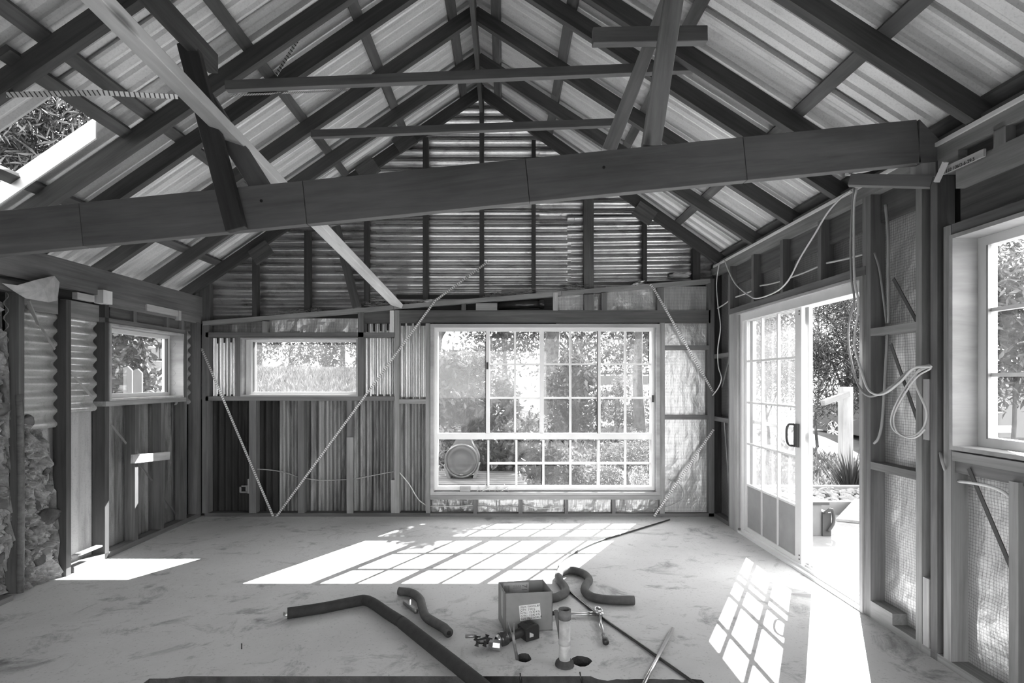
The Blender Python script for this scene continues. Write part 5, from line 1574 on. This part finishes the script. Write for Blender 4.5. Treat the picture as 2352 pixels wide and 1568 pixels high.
# --- stone pier at the small window, seen edge-on
e = empty('stone_pier', (zx(540) - 0.05, D + 0.75, -0.15), 'pale stone pier just outside the small window', 'pier')
r = random.Random(9)
z = -0.15
pc = P(546, 850, 6.5)
while z < 2.0:
    h = r.uniform(0.12, 0.22)
    lump('stone', (pc.x + r.uniform(-0.02, 0.02), 6.5, z + h / 2), h * 0.62, 'pebble', e, r.uniform(0, 50), 2, (1.5, 1.3, 0.95), 0.2)
    z += h
# --- beyond the left window: stone wall, two palings and dark foliage
e = empty('garden_wall', (-6.2, 8.6, -0.2), 'rough stone wall outside the left window', 'wall')
r = random.Random(5)
for j in range(12):
    y = 8.15
    while y < 9.9:
        L = r.uniform(0.25, 0.5)
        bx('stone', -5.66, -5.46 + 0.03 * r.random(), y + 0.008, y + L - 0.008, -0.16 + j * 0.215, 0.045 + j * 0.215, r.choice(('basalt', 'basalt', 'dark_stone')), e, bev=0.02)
        y += L
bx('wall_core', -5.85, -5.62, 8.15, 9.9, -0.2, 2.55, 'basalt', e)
for i, (px, t) in enumerate(((293, 0.0), (316, 0.03))):
    c = P(px, 870, 6.3)
    mb = MB()
    mb.prism([V((c.x - 0.05, 6.3, -0.15)), V((c.x + 0.05, 6.3, -0.15)), V((c.x + 0.05, 6.3, c.z + 0.10 - t)), V((c.x, 6.3, c.z + 0.15 - t)), V((c.x - 0.05, 6.3, c.z + 0.13 - t))], (0, 0.02, 0))
    o = mb.build('fence_paling', 'fence_white'); fix_normals(o); tag(o, ['pale fence paling outside the left window, left of the pair', 'pale fence paling outside the left window, right of the pair'][i], 'paling', 'palings outside the left window')
plant('garden_shrub', (-5.6, 7.5, -0.1), (-5.6, 7.6, 1.9), (0.7, 0.5, 1.0), 5000, 0.06, 'leaf_dark', 'dark shrub behind the palings outside the left window', 'shrub', 'shrubs left of the house', 71)
# conifer seen through the hole in the roof
c = P(90, 310, 4.6)
plant('conifer', (c.x - 0.3, c.y, -0.1), (c.x - 0.1, c.y, c.z + 0.15), (0.75, 0.9, 0.9), 16000, 0.06, 'leaf_mid', 'conifer branches showing through the hole in the roof', 'tree', None, 72, trunk=0.07, narrow=0.16, clumps=60, spread=0.2)

# --- garden seen through the open door
G3 = 'plants beyond the patio'
def dplant(px, py, d, rad, n, size, m, label, seed, **k):
    c = P(px, py, d); b = V((c.x, c.y, -0.16))
    return plant('garden_shrub', b, c, rad, n, size, m, label, 'shrub', G3, seed, **k)
dplant(1945, 800, 8.2, (0.75, 0.7, 1.05), 7000, 0.06, 'leaf_mid', 'tall narrow-leaved shrub filling the open door', 81, narrow=0.14, trunk=0.04, clumps=50, spread=0.25)
dplant(1880, 790, 12.0, (1.6, 0.9, 1.7), 6500, 0.07, 'leaf_pale', 'pale tall shrub behind the narrow-leaved one', 82, narrow=0.25, clumps=50)
dplant(2040, 760, 10.0, (1.0, 0.8, 1.3), 5000, 0.06, 'leaf_mid', 'leafy shrub just right of the open door', 83, narrow=0.2)
dplant(1760, 830, 10.0, (1.0, 0.8, 1.0), 5000, 0.06, 'leaf_pale', 'pale shrub behind the closed door panel', 84, narrow=0.25)
dplant(2330, 760, 5.6, (0.8, 0.7, 0.75), 6500, 0.05, 'leaf_mid', 'leafy shrub outside the right window', 85, narrow=0.3, clumps=40)
dplant(2480, 560, 7.5, (1.6, 1.0, 1.3), 6500, 0.06, 'leaf_mid', 'tall tree crown above the right window view', 86, narrow=0.3, clumps=40, trunk=0.08)
# timber post with a broken rail
pb = P(1942, 1050, 7.6)
e = empty('garden_post', (pb.x, pb.y, -0.16), 'grey split timber post with a broken stub rail', 'post')
bx('post', pb.x - 0.07, pb.x + 0.07, 7.54, 7.66, -0.2, P(0, 888, 7.6).z, 'reveal_timber', e)
board('stub_rail', P(1948, 904, 7.5), P(1890, 925, 7.3), 0.06, 0.07, 'grey_timber', e)
# spiky tussock
tc = P(1955, 1060, 7.2); tc.z = -0.1
r = np.random.RandomState(4); n = 260
a = r.uniform(0, 6.283, n); rr_ = r.uniform(0, 0.12, n); L = r.uniform(0.3, 0.75, n); le = r.uniform(0.15, 0.75, n)
p = np.stack([np.cos(a) * rr_, np.sin(a) * rr_, np.zeros(n)], 1)
tip = p + np.stack([np.cos(a) * L * le, np.sin(a) * L * le, L * np.sqrt(1 - 0.6 * le ** 2)], 1)
mid_ = (p + tip) / 2 + np.array([0, 0, 0.06])
t = np.stack([-np.sin(a), np.cos(a), 0 * a], 1) * 0.007
vv = np.stack([p - t, p + t, mid_ + t, mid_ - t, tip], 1).reshape(-1, 3)
f = np.arange(n * 5).reshape(-1, 5); ff = np.concatenate([f[:, [0, 1, 2]], f[:, [0, 2, 3]], f[:, [3, 2, 4]]])
o = np_mesh('grass_tussock', vv, ff, 'leaf_mid', tc); tag(o, 'spiky grass tussock beside the garden post', 'tussock')
# kerb and pebble bed
o = bx('kerb', XR + 0.3, 7.0, 6.80, 6.90, -0.02, 0.115, 'patio'); tag(o, 'low concrete kerb along the far side of the pebble bed', 'kerb')
k1 = Fl(1920, 1150, 0.0)
o = bx('kerb', XR + 0.3, 7.0, 5.90, 5.98, -0.02, 0.12, 'patio'); tag(o, 'grey concrete kerb on the patio in front of the pebble bed', 'kerb')
r = random.Random(21)
cnt = 0
for j in range(8):
    for i in range(17):
        x = 3.25 + i * 0.098 + r.uniform(-0.03, 0.03); y = 6.03 + j * 0.095 + r.uniform(-0.02, 0.02)
        s = r.uniform(0.04, 0.06)
        if cnt == 0: pass
        o = lump('pebble', (x, y, 0.075 + r.uniform(0, 0.02)), s, 'pebble', None, r.uniform(0, 80), 1, (1.2, 1, 0.55), 0.15)
        tag(o, 'smooth pale pebble in the bed between the two patio kerbs', 'pebble', 'pebbles in the patio bed'); cnt += 1
mb = MB(); mb.box(XR + 0.3, 7.0, 5.98, 6.80, -0.02, 0.06); o = mb.build('pebble_bed', 'grass_ground'); tag(o, label='sandy base of the pebble bed', kind='structure')
# paving slab propped on the kerb
mb = MB(); a_ = P(1922, 1166, 5.65); 
mb.prism([V((3.45, 5.62, -0.015)), V((3.95, 5.35, -0.015)), V((4.15, 5.80, 0.13)), V((3.80, 5.86, 0.14))], (0, 0, 0.025)); o = mb.build('paving_slab', 'grey_timber'); fix_normals(o); tag(o, 'flat slab tilted against the front kerb outside the door', 'slab')
# cooler bag
b = P(1868, 1185, 5.2)
b.z = -0.02
e = empty('cooler_bag', b, 'pale box-shaped tool bag with dark straps on the patio', 'bag')
mb = MB(); mb.box(b.x - 0.20, b.x + 0.02, 5.1, 5.38, -0.018, 0.27); mb.build('bag_body', 'fence_white', e)
mb = MB(); mb.box(b.x + 0.02, b.x + 0.10, 5.08, 5.38, -0.018, 0.20); mb.build('side_pocket', 'cloth_dark', e)
mb = MB(); mb.box(b.x - 0.21, b.x + 0.09, 5.09, 5.39, 0.27, 0.30); mb.build('bag_lid', 'cloth_dark', e)
mb = MB(); mb.tube(smooth_path([(b.x + 0.03, 5.07, 0.20), (b.x + 0.09, 5.05, 0.24), (b.x + 0.11, 5.06, 0.12), (b.x + 0.06, 5.06, 0.03)], 4), 0.014, 6); mb.build('strap', 'cloth_dark', e, True)

# --- parked car
def car():
    x0, x1, y0, y1 = 8.28, 10.1, 10.0, 14.6
    e = empty('parked_car', (9.2, 12.3, -0.15), 'dark parked car beyond the garden shrubs, seen through door and right window', 'car')
    zg = -0.15
    prof = [(y0, 0.30), (y0 - 0.02, 0.55), (y0 + 0.03, 1.25), (y0 + 0.35, 1.78), (y0 + 0.8, 1.88), (y0 + 2.4, 1.85), (y0 + 3.2, 1.25), (y1 - 0.15, 1.0), (y1, 0.72), (y1, 0.32)]
    mb = MB(); mb.prism([V((x0, y, z + zg)) for y, z in prof], (x1 - x0, 0, 0)); o = mb.build('body', 'car_paint', e); fix_normals(o)
    sd = [(y0 + 0.45, 1.2), (y0 + 0.62, 1.7), (y0 + 2.3, 1.7), (y0 + 2.95, 1.25)]
    mb = MB(); mb.prism([V((x0 - 0.006, y, z + zg)) for y, z in sd], (0.005, 0, 0)); o = mb.build('side_glass', 'car_glass', e); fix_normals(o)
    mb = MB(); mb.prism([V((x0 + 0.15, y0 + 0.08, 1.32 + zg)), V((x1 - 0.15, y0 + 0.08, 1.32 + zg)), V((x1 - 0.22, y0 + 0.31, 1.70 + zg)), V((x0 + 0.22, y0 + 0.31, 1.70 + zg))], (0, -0.012, 0)); o = mb.build('rear_glass', 'car_glass', e); fix_normals(o)
    for y in (y0 + 0.9, y0 + 3.58):
        for x, s in ((x0 - 0.01, -1), (x1 + 0.01, 1)):
            c = V((x, y, zg + 0.35))
            mb = MB(); mb.lathe([(0.24, 0.0), (0.34, 0.0), (0.355, 0.03), (0.355, 0.2), (0.24, 0.2)], c - V((s * 0.02, 0, 0)), (-s, 0, 0), 28); wh = mb.build('wheel', 'rubber', e, True)
            mb = MB(); mb.lathe([(0.245, 0.0), (0.225, 0.0), (0.22, 0.05), (0.001, 0.06)], c + V((s * 0.0, 0, 0)), (-s, 0, 0), 28)
            mb.build('rim', 'black_pipe', wh, True)
            mb = MB()
            for k in range(10):
                a = k * math.pi / 5 + (0.12 if k % 2 else -0.12)
                mb.bar(c + V((s * 0.005, 0, 0)), c + V((s * 0.005, 0.23 * math.cos(a), 0.23 * math.sin(a))), 0.012, 0.04, up=(0, -math.sin(a), math.cos(a)))
            mb.lathe([(0.001, 0.012), (0.045, 0.012), (0.045, -0.02)], c, (s, 0, 0), 12)
            mb.lathe([(0.225, 0.0), (0.225, 0.012), (0.245, 0.012), (0.245, 0.0)], c, (s, 0, 0), 28)
            mb.build('spokes', 'white_alloy', wh)
    yr = y0 - 0.03
    cx_ = 9.2
    # emblem: three nested ovals
    def oval(rx, rz, dz, name):
        pts = [V((cx_ + rx * math.cos(a), yr, 1.16 + zg + dz + rz * math.sin(a))) for a in np.linspace(0, 2 * math.pi, 25)]
        m_ = MB(); m_.tube(pts, 0.009, 6); return m_.build(name, 'steel', em, True)
    em = empty('emblem', (cx_, yr, 1.16 + zg)); em.parent = e; em.matrix_parent_inverse = e.matrix_basis.inverted()
    oval(0.10, 0.066, 0, 'emblem_ring'); oval(0.032, 0.062, 0, 'emblem_ring'); oval(0.078, 0.024, 0.035, 'emblem_ring')
    mb = MB(); mb.box(cx_ - 0.17, cx_ + 0.19, yr - 0.006, yr + 0.01, 0.64 + zg, 0.77 + zg); mb.build('number_plate', 'paper_label', e)
    mb = MB(); mb.box(x0 + 0.02, x1 - 0.02, y0 - 0.06, y0 + 0.1, 0.3 + zg, 0.52 + zg); mb.build('bumper', 'black_plastic', e)
    for x in (x0 + 0.02, x1 - 0.24):
        mb = MB(); mb.box(x, x + 0.22, y0 - 0.03, y0 + 0.08, 0.82 + zg, 1.0 + zg); mb.build('tail_light', 'drum_metal', e)
car()
